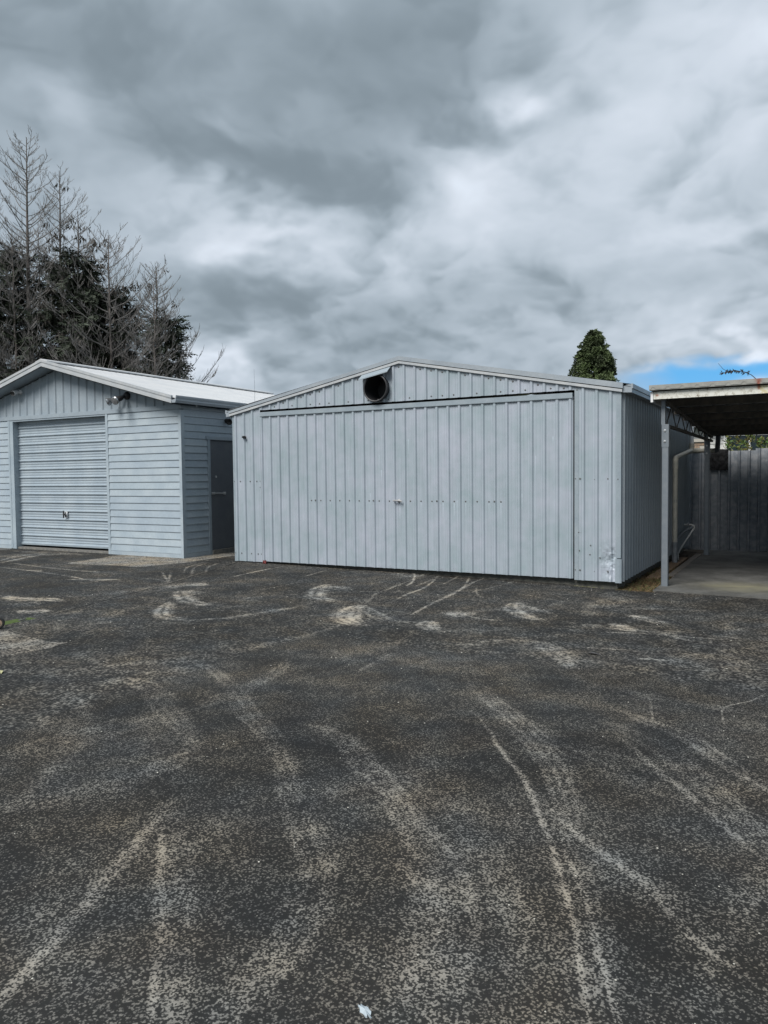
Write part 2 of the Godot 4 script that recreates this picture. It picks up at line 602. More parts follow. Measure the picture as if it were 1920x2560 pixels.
func yard_marks() -> void:
	# crescents scraped by turning tyres
	mark([[-7.02,-7.05],[-6.73,-6.65],[-6.50,-6.38],[-6.24,-6.26],[-5.92,-6.27]], 0.156, 0.53, 3)
	mark([[-7.17,-7.8],[-7.47,-7.73],[-7.11,-7.37],[-6.77,-7.14],[-6.49,-7.1],[-6.3,-7.19]], 0.195, 0.53, 3)
	mark([[-7.55,-8.3],[-7.86,-8.3],[-8.0,-8.16],[-7.81,-7.87]], 0.221, 0.43, 4)
	mark([[-6.01,-6.3],[-5.76,-6.45],[-5.64,-6.72],[-5.56,-7.05],[-5.48,-7.31],[-5.46,-7.63]], 0.117, 0.32)
	mark([[-9.33,-6.29],[-9.01,-6.28],[-8.7,-6.28],[-8.54,-6.41],[-8.21,-6.39]], 0.169, 0.53, 2)
	mark([[-8.31,-5.88],[-8.48,-6.13],[-8.42,-6.22]], 0.208, 0.30, 6)
	mark([[-8.13,-5.7],[-7.98,-5.74],[-7.89,-5.81],[-7.74,-5.86]], 0.169, 0.61, 2)
	mark([[-6.05,-9.31],[-6.08,-9.08],[-5.8,-8.44],[-5.52,-8.15],[-5.11,-8.06]], 0.195, 0.58, 3)
	mark([[-5.97,-8.89],[-5.89,-9.06],[-5.54,-8.94]], 0.195, 0.51, 2)
	mark([[-4.78,-8.05],[-4.8,-7.8],[-4.58,-7.26],[-4.32,-7.01],[-4.09,-6.96]], 0.221, 0.56, 4)
	mark([[-4.77,-8.01],[-4.29,-7.55],[-3.94,-7.34],[-3.73,-7.38]], 0.070, 0.31, 2)
	mark([[-4.73,-7.83],[-4.35,-7.43],[-4.08,-7.34]], 0.050, 0.26)
	mark([[-3.57,-7.55],[-3.62,-7.37],[-3.45,-7.13],[-3.31,-7.1]], 0.156, 0.48, 3)
	mark([[-3.63,-7.92],[-3.56,-8.05],[-3.4,-8.01]], 0.221, 0.62, 2, 0.5)
	mark([[-3.39,-7.97],[-3.21,-7.91],[-2.97,-7.91]], 0.050, 0.30)
	mark([[-3.11,-9.16],[-3.2,-9.01],[-3.11,-8.67],[-2.93,-8.38],[-2.76,-8.22],[-2.57,-8.18]], 0.195, 0.53, 3)
	mark([[-3.04,-8.95],[-2.86,-8.73],[-2.63,-8.63]], 0.130, 0.40, 2)
	mark([[-1.86,-8.9],[-1.75,-8.88],[-1.61,-8.79],[-1.38,-8.61]], 0.143, 0.53, 2)
	mark([[-1.93,-8.3],[-1.83,-8.28],[-1.71,-8.16],[-1.58,-8.05]], 0.156, 0.61, 2)
	mark([[-2.13,-8.04],[-2.05,-8.12],[-1.9,-8.13]], 0.130, 0.35, 6)
	mark([[-1.59,-8.09],[-1.39,-8.1],[-1.09,-7.89],[-0.5,-7.75]], 0.060, 0.34, 2)
	mark([[-2.36,-7.08],[-2.24,-7.03],[-2.06,-6.79],[-1.89,-6.55],[-1.76,-6.22]], 0.169, 0.40, 3)
	mark([[-2.74,-6.9],[-2.55,-7.04],[-2.35,-7.07]], 0.050, 0.30)
	for p in [[[-1.91,-7.07],[-1.54,-7.14],[-1.23,-7.15]], [[-1.38,-6.88],[-1.14,-6.93],[-0.96,-6.98]], [[-1.87,-7.83],[-1.49,-7.98],[-1.08,-8.02],[-0.6,-8.1]]]:
		mark(p, 0.025, 0.42)
	# scraped lines
	mark([[-7.06,-10.62],[-6.98,-10.15],[-6.92,-9.77]], 0.022, 0.50)
	mark([[-7.99,-10.69],[-7.96,-10.05],[-7.89,-9.41],[-7.82,-9.05]], 0.03, 0.60)
	mark([[-5.78,-11.25],[-5.49,-10.74],[-5.21,-10.13],[-5.07,-9.66]], 0.025, 0.62)
	mark([[-5.08,-10.73],[-4.79,-9.68],[-4.72,-8.99],[-4.57,-8.17]], 0.026, 0.50)
	mark([[-4.67,-11.04],[-4.26,-9.72],[-4.13,-8.61],[-4.01,-7.79],[-3.96,-7.33]], 0.032, 0.48)
	mark([[-4.42,-11.1],[-4.38,-10.45],[-4.24,-9.49],[-4.13,-8.61]], 0.04, 0.38)
	mark([[-5.3,-10.3],[-5.18,-9.46],[-5.09,-8.83],[-4.84,-8.16]], 0.03, 0.37)
	mark([[-4.85,-11.02],[-4.72,-10.26],[-4.72,-9.85]], 0.022, 0.40)
	mark([[-4.16,-10.04],[-3.94,-9.54],[-3.72,-9.21]], 0.02, 0.34)
	mark([[-5.01,-9.43],[-4.9,-8.94]], 0.02, 0.36)
	mark([[-5.43,-11.02],[-5.33,-10.36]], 0.02, 0.36)
	mark([[-5.15,-10.95],[-5.02,-10.3],[-4.95,-9.6]], 0.018, 0.34)
	mark([[-3.9,-11.0],[-3.95,-10.2],[-4.1,-9.3]], 0.02, 0.29)
	for p in [[[-9.23,-9.07],[-8.66,-8.58],[-8.29,-8.27]], [[-9.11,-9.14],[-8.61,-8.61],[-8.29,-8.27]], [[-8.94,-8.34],[-8.69,-8.41],[-8.29,-8.27]], [[-9.5,-10.45],[-9.21,-9.8],[-8.51,-8.98]], [[-9.62,-10.49],[-9.32,-9.74],[-8.82,-9.13]], [[-9.3,-10.5],[-9.0,-9.9],[-8.5,-9.3]]]:
		mark(p, 0.03, 0.40)
	# tracks in front of the garage
	mark([[-12.41,-8.39],[-11.32,-8.27],[-10.21,-8.07],[-9.1,-7.75]], 0.045, 0.50)
	mark([[-12.91,-8.92],[-11.25,-8.67],[-10.36,-8.64],[-9.54,-8.68]], 0.05, 0.46)
	mark([[-9.97,-7.76],[-9.53,-7.95],[-9.08,-8.12]], 0.11, 0.48, 2)
	mark([[-13.06,-8.83],[-13.5,-9.72],[-13.84,-10.56]], 0.10, 0.50, 2)
	mark([[-11.56,-8.32],[-11.22,-8.33]], 0.12, 0.46)
	mark([[-13.41,-9.07],[-13.85,-9.77],[-13.76,-10.34]], 0.12, 0.42, 2)
	mark([[-14.6,-9.5],[-14.0,-9.9],[-13.2,-10.6]], 0.35, 0.34, 3)
	mark([[-12.6,-10.55],[-13.6,-10.45],[-15.2,-10.5]], 0.25, 0.30, 2)
	# tracks near the camera: broad worn bands, some with brighter tread edges
	mark([[-2.12,-1.3],[-2.31,-1.76],[-2.42,-2.01],[-2.55,-2.28],[-2.68,-2.58],[-2.76,-2.74]], 0.065, 0.30)
	mark([[-1.64,-1.5],[-1.94,-1.86],[-2.28,-2.19],[-2.78,-2.7]], 0.045, 0.28)
	mark([[-1.58,-1.55],[-1.94,-1.94],[-2.22,-2.18],[-2.71,-2.65]], 0.10, 0.16, 3)
	mark([[-2.66,-2.44],[-2.69,-2.64],[-2.37,-2.4],[-1.95,-2.01]], 0.09, 0.16, 2)
	mark([[-4.9,-4.68],[-4.56,-4.88],[-3.85,-4.46],[-3.3,-4.0],[-2.76,-3.6],[-2.28,-3.12],[-2.02,-2.8]], 0.11, 0.20, 3)
	mark([[-4.83,-3.91],[-4.7,-4.2],[-4.28,-4.08],[-3.66,-3.69],[-3.11,-3.32]], 0.14, 0.22, 4)
	mark([[-4.19,-2.98],[-4.63,-3.75],[-4.7,-4.25]], 0.16, 0.13, 2)
	mark([[-2.89,-4.01],[-2.51,-3.93],[-2.1,-3.56],[-1.85,-3.36],[-1.61,-3.19]], 0.13, 0.24, 2)
	mark([[-2.55,-3.32],[-2.0,-2.81],[-1.74,-2.5],[-1.58,-2.15],[-1.54,-1.89],[-1.50,-1.5]], 0.13, 0.20, 3)
	mark([[-2.03,-3.53],[-1.56,-3.06],[-1.28,-2.75],[-1.07,-2.35],[-0.95,-1.9]], 0.14, 0.22, 2)
	mark([[-1.52,-2.79],[-1.27,-2.6],[-1.15,-2.33],[-1.10,-1.95]], 0.17, 0.22)
	mark([[-3.08,-2.67],[-3.14,-3.02],[-3.14,-3.35]], 0.10, 0.20, 2)
	mark([[-0.52,-2.1],[-0.67,-2.5],[-0.79,-2.81],[-0.93,-3.09],[-1.06,-3.35],[-1.28,-3.77],[-1.55,-4.14],[-1.98,-4.78]], 0.032, 0.40)
	mark([[-0.45,-2.15],[-0.61,-2.53],[-0.74,-2.86],[-0.84,-3.04],[-0.97,-3.31]], 0.030, 0.36)
	mark([[-0.48,-2.1],[-0.72,-2.75],[-1.0,-3.33],[-1.2,-3.7]], 0.12, 0.14, 2)
	mark([[-0.97,-3.45],[-1.02,-3.6],[-1.20,-4.04],[-1.40,-4.37],[-1.69,-4.74],[-2.11,-5.21],[-2.25,-5.34]], 0.13, 0.27, 4, 0.4)
	mark([[-1.36,-3.64],[-1.05,-3.15],[-0.76,-2.82]], 0.10, 0.16, 2)
	mark([[-0.20,-2.68],[-0.39,-2.84],[-0.51,-3.02],[-0.71,-3.2],[-0.89,-3.35],[-1.13,-3.6]], 0.055, 0.30)
	mark([[-0.88,-3.34],[-0.68,-3.14],[-0.46,-2.99],[-0.2,-2.65]], 0.14, 0.13, 2)
	mark([[-0.15,-3.49],[-0.31,-3.72],[-0.52,-4.03],[-0.79,-4.41],[-1.07,-4.82]], 0.055, 0.28)
	mark([[-1.21,-5.06],[-0.74,-4.65],[-0.38,-4.06],[-0.16,-3.56]], 0.13, 0.16, 2)
	mark([[-0.1,-4.2],[-0.46,-4.67],[-0.69,-4.98],[-0.94,-5.15],[-1.22,-5.33]], 0.10, 0.26, 2)
	mark([[-1.06,-2.65],[-0.78,-2.58],[-0.52,-2.36]], 0.16, 0.12)
	mark([[-3.23,-5.27],[-3.31,-6.12]], 0.05, 0.26, 2)
	mark([[-0.65,-6.73],[-0.7,-7.85],[-0.79,-9.09]], 0.10, 0.18, 3)
	mark([[-2.12,-8.05],[-1.26,-8.13],[-0.39,-8.25]], 0.05, 0.24, 2)
	# older, fainter tracks crossing the whole yard
	var r := RandomNumberGenerator.new()
	r.seed = 4242
	for i in 46:
		var c := Vector2(r.randf_range(-8.5, 0.0), r.randf_range(-9.5, -2.0))
		var a0 := r.randf() * TAU
		var rad := r.randf_range(1.2, 4.5)
		var span := r.randf_range(0.5, 1.1)
		var pts := []
		for k in 6:
			var a := a0 + span * (k / 5.0 - 0.5)
			var q := c + Vector2(cos(a), sin(a)) * rad - Vector2(cos(a0), sin(a0)) * rad
			pts.append([q.x, q.y])
		mark(pts, r.randf_range(0.05, 0.14), r.randf_range(0.06, 0.17), r.randi_range(1, 4))
	mark([[-0.29,-6.3],[-0.38,-5.99],[-0.53,-5.71],[-0.49,-5.3]], 0.012, 0.45)
	mark([[-0.9,-5.11],[-1.02,-5.69],[-1.09,-5.72]], 0.012, 0.30)
	# paler, less mossy patches of the old surface
	mark([[-2.31,-10.6],[-2.22,-9.92],[-2.27,-9.2],[-2.33,-8.63]], 0.42, 0.22, 0, 0.5)
	mark([[-4.2,-5.6],[-3.0,-5.9],[-1.8,-5.7]], 0.5, 0.10, 0, 0.5)
	mark([[-5.6,-7.6],[-4.9,-8.4],[-4.0,-9.0]], 0.7, 0.10, 0, 0.5)
	mark([[-1.0,-7.4],[-0.4,-6.6],[0.1,-6.2]], 0.7, 0.12, 0, 0.5)
	mark([[-0.3,-2.1],[-0.6,-2.0],[-0.9,-1.9]], 0.25, 0.10, 0, 0.5)
	mark([[-5.9,-11.0],[-5.6,-10.6],[-5.3,-10.7]], 0.3, 0.20, 0, 0.5)

func wear_field(x0: float, z0: float, sx: float, sz: float, w: int, h: int) -> PackedFloat32Array:
	var f := PackedFloat32Array()
	f.resize(w * h)
	var px := w / sx
	var cell := 1.0 / px
	var jit := noise(1.0, 19, 3)
	for s in wear_list:
		var curve := Curve2D.new()
		var pts: Array = s[0]
		for i in pts.size():
			var p := Vector2(pts[i][0], pts[i][1])
			var a: Array = pts[maxi(i - 1, 0)]
			var b: Array = pts[mini(i + 1, pts.size() - 1)]
			var t := (Vector2(b[0], b[1]) - Vector2(a[0], a[1])) / 6.0
			curve.add_point(p, -t, t)
		curve.bake_interval = cell * 0.7
		var total := curve.get_baked_length()
		var step := cell * 0.75
		var steps := int(total / step)
		var half: float = s[1]
		var across := int(ceil(half / step))
		var strength: float = s[2]
		for k in steps + 1:
			var u := k * step
			var c := curve.sample_baked(u) + Vector2(jit.get_noise_2d(u * 3.0, half * 900.0), jit.get_noise_2d(half * 900.0, u * 3.0)) * 0.010
			var d := (curve.sample_baked(minf(u + 0.02, total)) - curve.sample_baked(maxf(u - 0.02, 0.0))).normalized()
			var q := Vector2(-d.y, d.x)
			var tt := u / total
			var wide := pow(sin(PI * clampf(tt, 0.02, 0.98)), 0.55 * s[4])
			var ends := smoothstep(0.0, 0.12, tt) * smoothstep(0.0, 0.22, 1.0 - tt)
			for j in range(-across, across + 1):
				var lat := float(j) / across if across > 0 else 0.0
				var p := c + q * lat * half * wide
				var xi := int((p.x - x0) * px)
				var zi := int((p.y - z0) * px)
				if xi < 0 or zi < 0 or xi >= w or zi >= h:
					continue
				var e := 1.0 - smoothstep(0.55 if s[3] > 0 else 0.1, 1.0, absf(lat))
				if s[3] > 0:
					e *= 0.74 + 0.26 * cos(lat * PI * s[3] + u * 3.0)
				f[zi * w + xi] = maxf(f[zi * w + xi], strength * e * lerpf(0.5, 1.0, ends))
	return f

func in_poly(p: Vector2, poly: PackedVector2Array) -> bool:
	return Geometry2D.is_point_in_polygon(p, poly)

func yard_texture(x0: float, z0: float, sx: float, sz: float, w: int, h: int, grain_m: float) -> ImageTexture:
	var ww := w / 2
	var wh := h / 2
	var f := wear_field(x0, z0, sx, sz, ww, wh)
	var im := Image.create_from_data(ww, wh, false, Image.FORMAT_RF, f.to_byte_array())
	im.resize(w, h, Image.INTERPOLATE_BILINEAR)
	var wear := im.get_data().to_float32_array()
	var mpp := sx / w
	var chips := noise(mpp / grain_m, 101, 1, FastNoiseLite.TYPE_CELLULAR)
	chips.cellular_return_type = FastNoiseLite.RETURN_CELL_VALUE
	chips.cellular_jitter = 1.0
	chips.domain_warp_enabled = true
	chips.domain_warp_frequency = mpp / (grain_m * 0.8)
	chips.domain_warp_amplitude = grain_m / mpp * 0.5
	chips.domain_warp_fractal_type = FastNoiseLite.DOMAIN_WARP_FRACTAL_NONE
	var g1 := bytes_of(chips, w, h)
	var g2 := bytes_of(noise(mpp / (grain_m * 0.6), 103, 2, FastNoiseLite.TYPE_PERLIN), w, h)
	var g3 := bytes_of(noise(mpp / (grain_m * 8.0), 107, 3), w, h)
	var n1 := noise(1.0, 201, 4)
	n1.frequency = 0.55 * mpp
	n1.offset = Vector3(x0 / mpp, z0 / mpp, 0)
	var n2 := noise(1.0, 205, 4)
	n2.frequency = 2.6 * mpp
	n2.offset = Vector3(x0 / mpp, z0 / mpp, 0)
	var m1 := n1.get_image(w, h, false, false, false).get_data()
	var m2 := n2.get_image(w, h, false, false, false).get_data()
	var n3 := noise(1.0, 209, 3)
	n3.frequency = 1.3 * mpp
	n3.offset = Vector3(x0 / mpp, z0 / mpp, 0)
	var m3 := n3.get_image(w, h, false, false, false).get_data()
	# broken concrete patches and the joint between two pours
	var pale_a := PackedVector2Array([Vector2(-11.85,-9.31), Vector2(-12.1,-10.52), Vector2(-12.0,-12), Vector2(-9.9,-12), Vector2(-9.9,-10.3), Vector2(-10.17,-9.46)])
	var pale_b := PackedVector2Array([Vector2(-8.2,-4.75), Vector2(-7.3,-4.91), Vector2(-7.12,-4.91), Vector2(-6.81,-4.81), Vector2(-6.58,-4.79), Vector2(-6.39,-4.82), Vector2(-6.2,-4.86), Vector2(-6.17,-4.6), Vector2(-6.17,-4.37), Vector2(-6.25,-4.1), Vector2(-7.2,-3.7)])
	var joint := [Vector2(-9.05,-10.7), Vector2(-8.26,-8.43), Vector2(-7.92,-7.03), Vector2(-7.72,-6.32), Vector2(-7.6,-5.84), Vector2(-7.54,-5.14), Vector2(-7.5,-3.0)]
	var d := PackedByteArray()
	d.resize(w * h * 3)
	var wide := 0.09 if mpp < 0.004 else 0.17       # coarser texels average the grain
	for y in h:
		var z := z0 + y * mpp
		var jx := -99.0
		for k in joint.size() - 1:
			if z >= joint[k].y and z < joint[k + 1].y:
				jx = lerpf(joint[k].x, joint[k + 1].x, (z - joint[k].y) / (joint[k + 1].y - joint[k].y))
		for x in w:
			var i := y * w + x
			var a := (m1[i] - 128) / 100.0
			var b := (m2[i] - 128) / 100.0
			var c3 := (m3[i] - 128) / 100.0
			var wx := x0 + x * mpp
			var base := 0.225 + 0.13 * a + 0.11 * b + 0.05 * c3
			var k3 := (g3[i] - 128) / 70.0
			var wr := wear[i] * clampf(0.88 + 0.45 * b + 0.25 * c3 + 0.16 * k3, 0.25, 1.2)
			base += wr + 0.045 * k3
			var tan_ := 0.25 * wr
			if z < -9.2 and wx < -9.8 and wx > -12.3:
				if in_poly(Vector2(wx + 0.05 * b, z + 0.05 * c3), pale_a):
					base = 0.80 + 0.20 * b
					tan_ = 0.6
			elif z > -5.0 and wx < -6.1:
				if in_poly(Vector2(wx + 0.06 * b, z + 0.06 * c3), pale_b):
					base = maxf(base, 0.62 + 0.25 * b)
			# fraction of bare aggregate showing through the dark film
			var g := (g1[i] * 0.70 + g2[i] * 0.30) / 255.0
			var s := smoothstep(-wide, wide, g - (0.83 - 0.53 * base - 0.31 * wr))
			var l := 0.014 + 0.012 * maxf(base, 0.0) + 0.004 * a + (0.052 + 0.20 * clampf(base, 0.0, 1.0) + 0.03 * wr) * s * (0.55 + 0.9 * g2[i] / 255.0)
			var jd := absf(wx - jx + 0.02 * b)
			var moss := 0.0
			if jd < 0.05:
				if jd < 0.018:
					l *= 0.30
				elif wx < jx and c3 > 0.1:
					l += 0.05
			if jx > -50.0 and z > -5.5 and wx < jx + 0.04 and wx > jx - 0.13 and c3 + b > -0.3:
				moss = clampf(0.5 + g, 0.0, 0.9)
			var warm := 0.03 + 0.10 * c3 + 0.06 * tan_ + 0.05 * s
			var r := l * (1.0 + warm)
			var gg := l * (1.0 + 0.01 * b)
			var bb := l * (0.955 - warm * 1.1)
			if moss > 0.0:
				r = lerpf(r, 0.06, moss)
				gg = lerpf(gg, 0.09, moss)
				bb = lerpf(bb, 0.02, moss)
			d[i * 3] = to8(r)
			d[i * 3 + 1] = to8(gg)
			d[i * 3 + 2] = to8(bb)
	return rgb_tex(w, h, d)

func slab_texture() -> ImageTexture:
	# carport slab, x -1.93 .. 1.6, z -10.9 .. -17.7
	var w := 512
	var h := 1024
	var a := bytes_of(noise(0.012, 301, 5), w, h)
	var b := bytes_of(noise(0.07, 303, 3), w, h)
	var st := bytes_of(noise(0.018, 305, 4), w, h)
	var d := PackedByteArray()
	d.resize(w * h * 3)
	for y in h:
		for x in w:
			var i := y * w + x
			var wx := -1.93 + x * 3.53 / w
			var wz := -17.7 + y * 6.8 / h
			var n := (a[i] - 128) / 128.0
			var f := (b[i] - 128) / 128.0
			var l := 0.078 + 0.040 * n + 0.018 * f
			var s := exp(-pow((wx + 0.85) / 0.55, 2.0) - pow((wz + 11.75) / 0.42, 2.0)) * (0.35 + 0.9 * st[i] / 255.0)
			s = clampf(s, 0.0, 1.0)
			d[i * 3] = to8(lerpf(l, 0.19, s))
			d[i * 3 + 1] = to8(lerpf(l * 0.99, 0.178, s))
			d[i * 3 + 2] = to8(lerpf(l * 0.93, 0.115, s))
	return rgb_tex(w, h, d)

func yq(mb: MB, x0: float, x1: float, z0: float, z1: float) -> void:       # a piece of yard, z0 in front of z1
	if x0 < -9.04 and x1 > -9.04:
		yq(mb, x0, -9.04, z0, z1)
		yq(mb, -9.04, x1, z0, z1)
		return
	mb.quad(Vector3(x0, yard_y(x0), z0), Vector3(x1, yard_y(x1), z0), Vector3(x1, yard_y(x1), z1), Vector3(x0, yard_y(x0), z1))

func yard_mat(t: Texture2D, nt: Texture2D) -> StandardMaterial3D:
	var m := mat(1, 1, 1, 0.85, 0.0, t, 0.0)
	m.normal_enabled = true
	m.normal_texture = nt
	m.normal_scale = 0.5
	return m

func build_ground() -> void:
	var g := MB.new()
	var e := 1500.0
	g.quad(Vector3(-e, -0.32, e), Vector3(e, -0.32, e), Vector3(e, -0.32, -e), Vector3(-e, -0.32, -e))
	struct("ground", g, M.grass_ground)
	yard_marks()
	var nx := -4.4
	var nz := -6.3
	var ns := 5.3
	var fx := -15.5
	var fz := -12.0
	var near := MB.new()
	near.au = Vector3(1, 0, 0)
	near.av = Vector3(0, 0, -1)
	near.uo = Vector2(nx, -(nz + ns))
	near.us = Vector2(ns, ns)
	yq(near, nx, nx + ns, nz + ns, nz)
	var far := MB.new()
	far.au = Vector3(1, 0, 0)
	far.av = Vector3(0, 0, -1)
	far.uo = Vector2(fx, 1.0)
	far.us = Vector2(16.5, 11.0)
	yq(far, fx, nx, -1.0, fz)
	yq(far, nx, -3.0, nz, fz)
	yq(far, -3.0, 1.0, nz, -10.70)
	yq(far, nx + ns, 1.0, nz + ns, nz)
	# ragged broken edge of the yard at the foot of the shed's right corner
	var ex := -3.0
	while ex < 0.99:
		var x2 := minf(ex + 0.08, 1.0)
		var za := -10.80 if ex > -1.92 else (-10.84 + 0.05 * smoothstep(-3.0, -2.3, ex) + 0.015 * sin(ex * 31.0))
		var zb := -10.80 if x2 > -1.92 else (-10.84 + 0.05 * smoothstep(-3.0, -2.3, x2) + 0.015 * sin(x2 * 31.0))
		if ex > -1.90:
			za = -10.93
			zb = -10.93
		var a := Vector3(ex, yard_y(ex), za)
		var b := Vector3(x2, yard_y(x2), zb)
		far.quad(Vector3(ex, yard_y(ex), -10.70), Vector3(x2, yard_y(x2), -10.70), b, a)
		far.quad(a, b, b - Vector3(0, 0.12, 0), a - Vector3(0, 0.12, 0))
		ex = x2
	var outer := MB.new()
	yq(outer, -30.0, fx, 14.0, -20.0)
	yq(outer, fx, 1.0, 14.0, -1.0)
	yq(outer, 1.0, 14.0, 14.0, -10.93)
	yq(outer, fx, -3.0, fz, -20.0)
	var tn := yard_texture(nx, nz, ns, ns, 2048, 2048, 0.0066)
	var tf := yard_texture(fx, fz, 16.5, 11.0, 2048, 1365, 0.014)
	var grain := normal_tex(noise(0.12, 77, 3), 512, 4.0)
	var m := ArrayMesh.new()
	for k in [near, far, outer]:
		var one: ArrayMesh = k.mesh()
		m.add_surface_from_arrays(Mesh.PRIMITIVE_TRIANGLES, one.surface_get_arrays(0))
	var mn := mat(1, 1, 1, 0.85, 0.0, tn, 0.0)
	var mf := mat(1, 1, 1, 0.85, 0.0, tf, 0.0)
	var mo := mat(0.10, 0.10, 0.092, 0.9, 0.0, tint_tex(512, 0.01, 0.14, 0.22, 0.2, 0.01, 88), 3.0)
	m.surface_set_material(0, mn)
	m.surface_set_material(1, mf)
	m.surface_set_material(2, mo)
	for k in [mn, mf]:
		k.normal_enabled = true
		k.normal_texture = grain
		k.normal_scale = 0.0
		k.metallic_specular = 0.3
	var o := MeshInstance3D.new()
	o.name = "yard"
	o.mesh = m
	add_child(o, true)
	o.set_meta("kind", "structure")
	# carport slab
	var s := MB.new()
	s.au = Vector3(1, 0, 0)
	s.av = Vector3(0, 0, -1)
	s.uo = Vector2(-1.93, 10.9)
	s.us = Vector2(3.53, 6.8)
	s.prism(Vector3(0, -0.25, 0), Vector3(1, 0, 0), Vector3(0, 0, -1), [Vector2(-1.93, 10.915), Vector2(3.9, 10.915), Vector2(3.9, 17.15), Vector2(-1.97, 17.15), Vector2(-1.93, 14.0), Vector2(-1.90, 12.2), Vector2(-1.93, 11.5)], Vector3(0, 0.157, 0))
	struct("carport_slab", s, mat(1, 1, 1, 0.85, 0.0, slab_texture(), 0.0))
	# bare earth between shed and slab
	var dirt := MB.new()
	var dn := noise(2.5, 401, 3)
	var nxs := 8
	var nzs := 60
	for i in nxs:
		for j in nzs:
			var q: Array[Vector3] = []
			for c in [[0, 0], [1, 0], [1, 1], [0, 1]]:
				var x: float = lerpf(-3.0, -1.86, float(i + c[0]) / nxs) if j < 56 else lerpf(-3.0, 3.95, float(i + c[0]) / nxs)
				var z: float = lerpf(-10.66, -17.7, float(j + c[1]) / nzs)
				q.append(Vector3(x, -0.185 + 0.035 * dn.get_noise_2d(x, z) + 0.05 * smoothstep(-12.0, -14.0, z), z))
			dirt.quad(q[0], q[1], q[2], q[3])
	struct("earth_strip", dirt, M.dirt)

# ------------------------------------------------------------------ ribbed sheet
# profile of one run of ribbed steel, from u = a to b, ribs centred at phase + k * pitch
func rib_points(a: float, b: float, phase: float, pitch := RIB, h := 0.021, swage := 0.0022) -> Array:
	var at_end := func(u: float) -> float:
		var q: float = absf(fposmod(u - phase + pitch * 0.5, pitch) - pitch * 0.5) * RIB / pitch
		return h * clampf((0.032 - q) / 0.018, 0.0, 1.0)
	var pts := [Vector2(a, at_end.call(a))]
	var k := int(ceil((a - phase - pitch) / pitch))
	while phase + k * pitch < b + pitch:
		var c := phase + k * pitch
		for q in [[-0.032, 0.0], [-0.014, h], [0.014, h], [0.032, 0.0], [0.058, 0.0], [0.063, swage], [0.069, swage], [0.074, 0.0], [0.116, 0.0], [0.121, swage], [0.127, swage], [0.132, 0.0]]:
			if swage == 0.0 and q[0] > 0.04:
				continue
			var u: float = c + q[0] * pitch / RIB
			if u > a + 0.001 and u < b - 0.001:
				pts.append(Vector2(u, q[1]))
		k += 1
	pts.append(Vector2(b, at_end.call(b)))
	return pts

func rib_sheet(mb: MB, o: Vector3, uu: Vector3, vv: Vector3, pts: Array, lo: Callable, hi: Callable, rows := 1, dent = null) -> void:
	var nn := uu.cross(vv)
	for i in pts.size() - 1:
		var p: Vector2 = pts[i]
		var q: Vector2 = pts[i + 1]
		for r in rows:
			var c: Array[Vector3] = []
			for e in [[p, r], [q, r], [q, r + 1], [p, r + 1]]:
				var w: Vector2 = e[0]
				var t: float = float(e[1]) / rows
				var vvv: float = lerpf(lo.call(w.x), hi.call(w.x), t)
				var hh := w.y
				if dent != null:
					hh += dent.call(w.x, vvv)
				c.append(o + uu * w.x + vv * vvv + nn * hh)
			mb.quad(c[0], c[1], c[2], c[3])

func front_mb() -> MB:
	var mb := MB.new()
	mb.uo = Vector2(-9.25, -0.05)
	mb.us = Vector2(6.95, 3.475)
	return mb

func barge_y(x: float) -> float:                  # underside of the shed's barge
	var mid := (SX0 + SX1) / 2.0
	return 3.2825 - absf(x - mid) * 0.1945

func screw_at(mb: MB, p: Vector3, axis: Vector3, r := 0.009) -> void:
	mb.lathe(p, axis, [Vector2(r * 1.5, 0.0), Vector2(r * 1.5, 0.002), Vector2(r, 0.003), Vector2(r, 0.007), Vector2(0.0, 0.008)], 6)

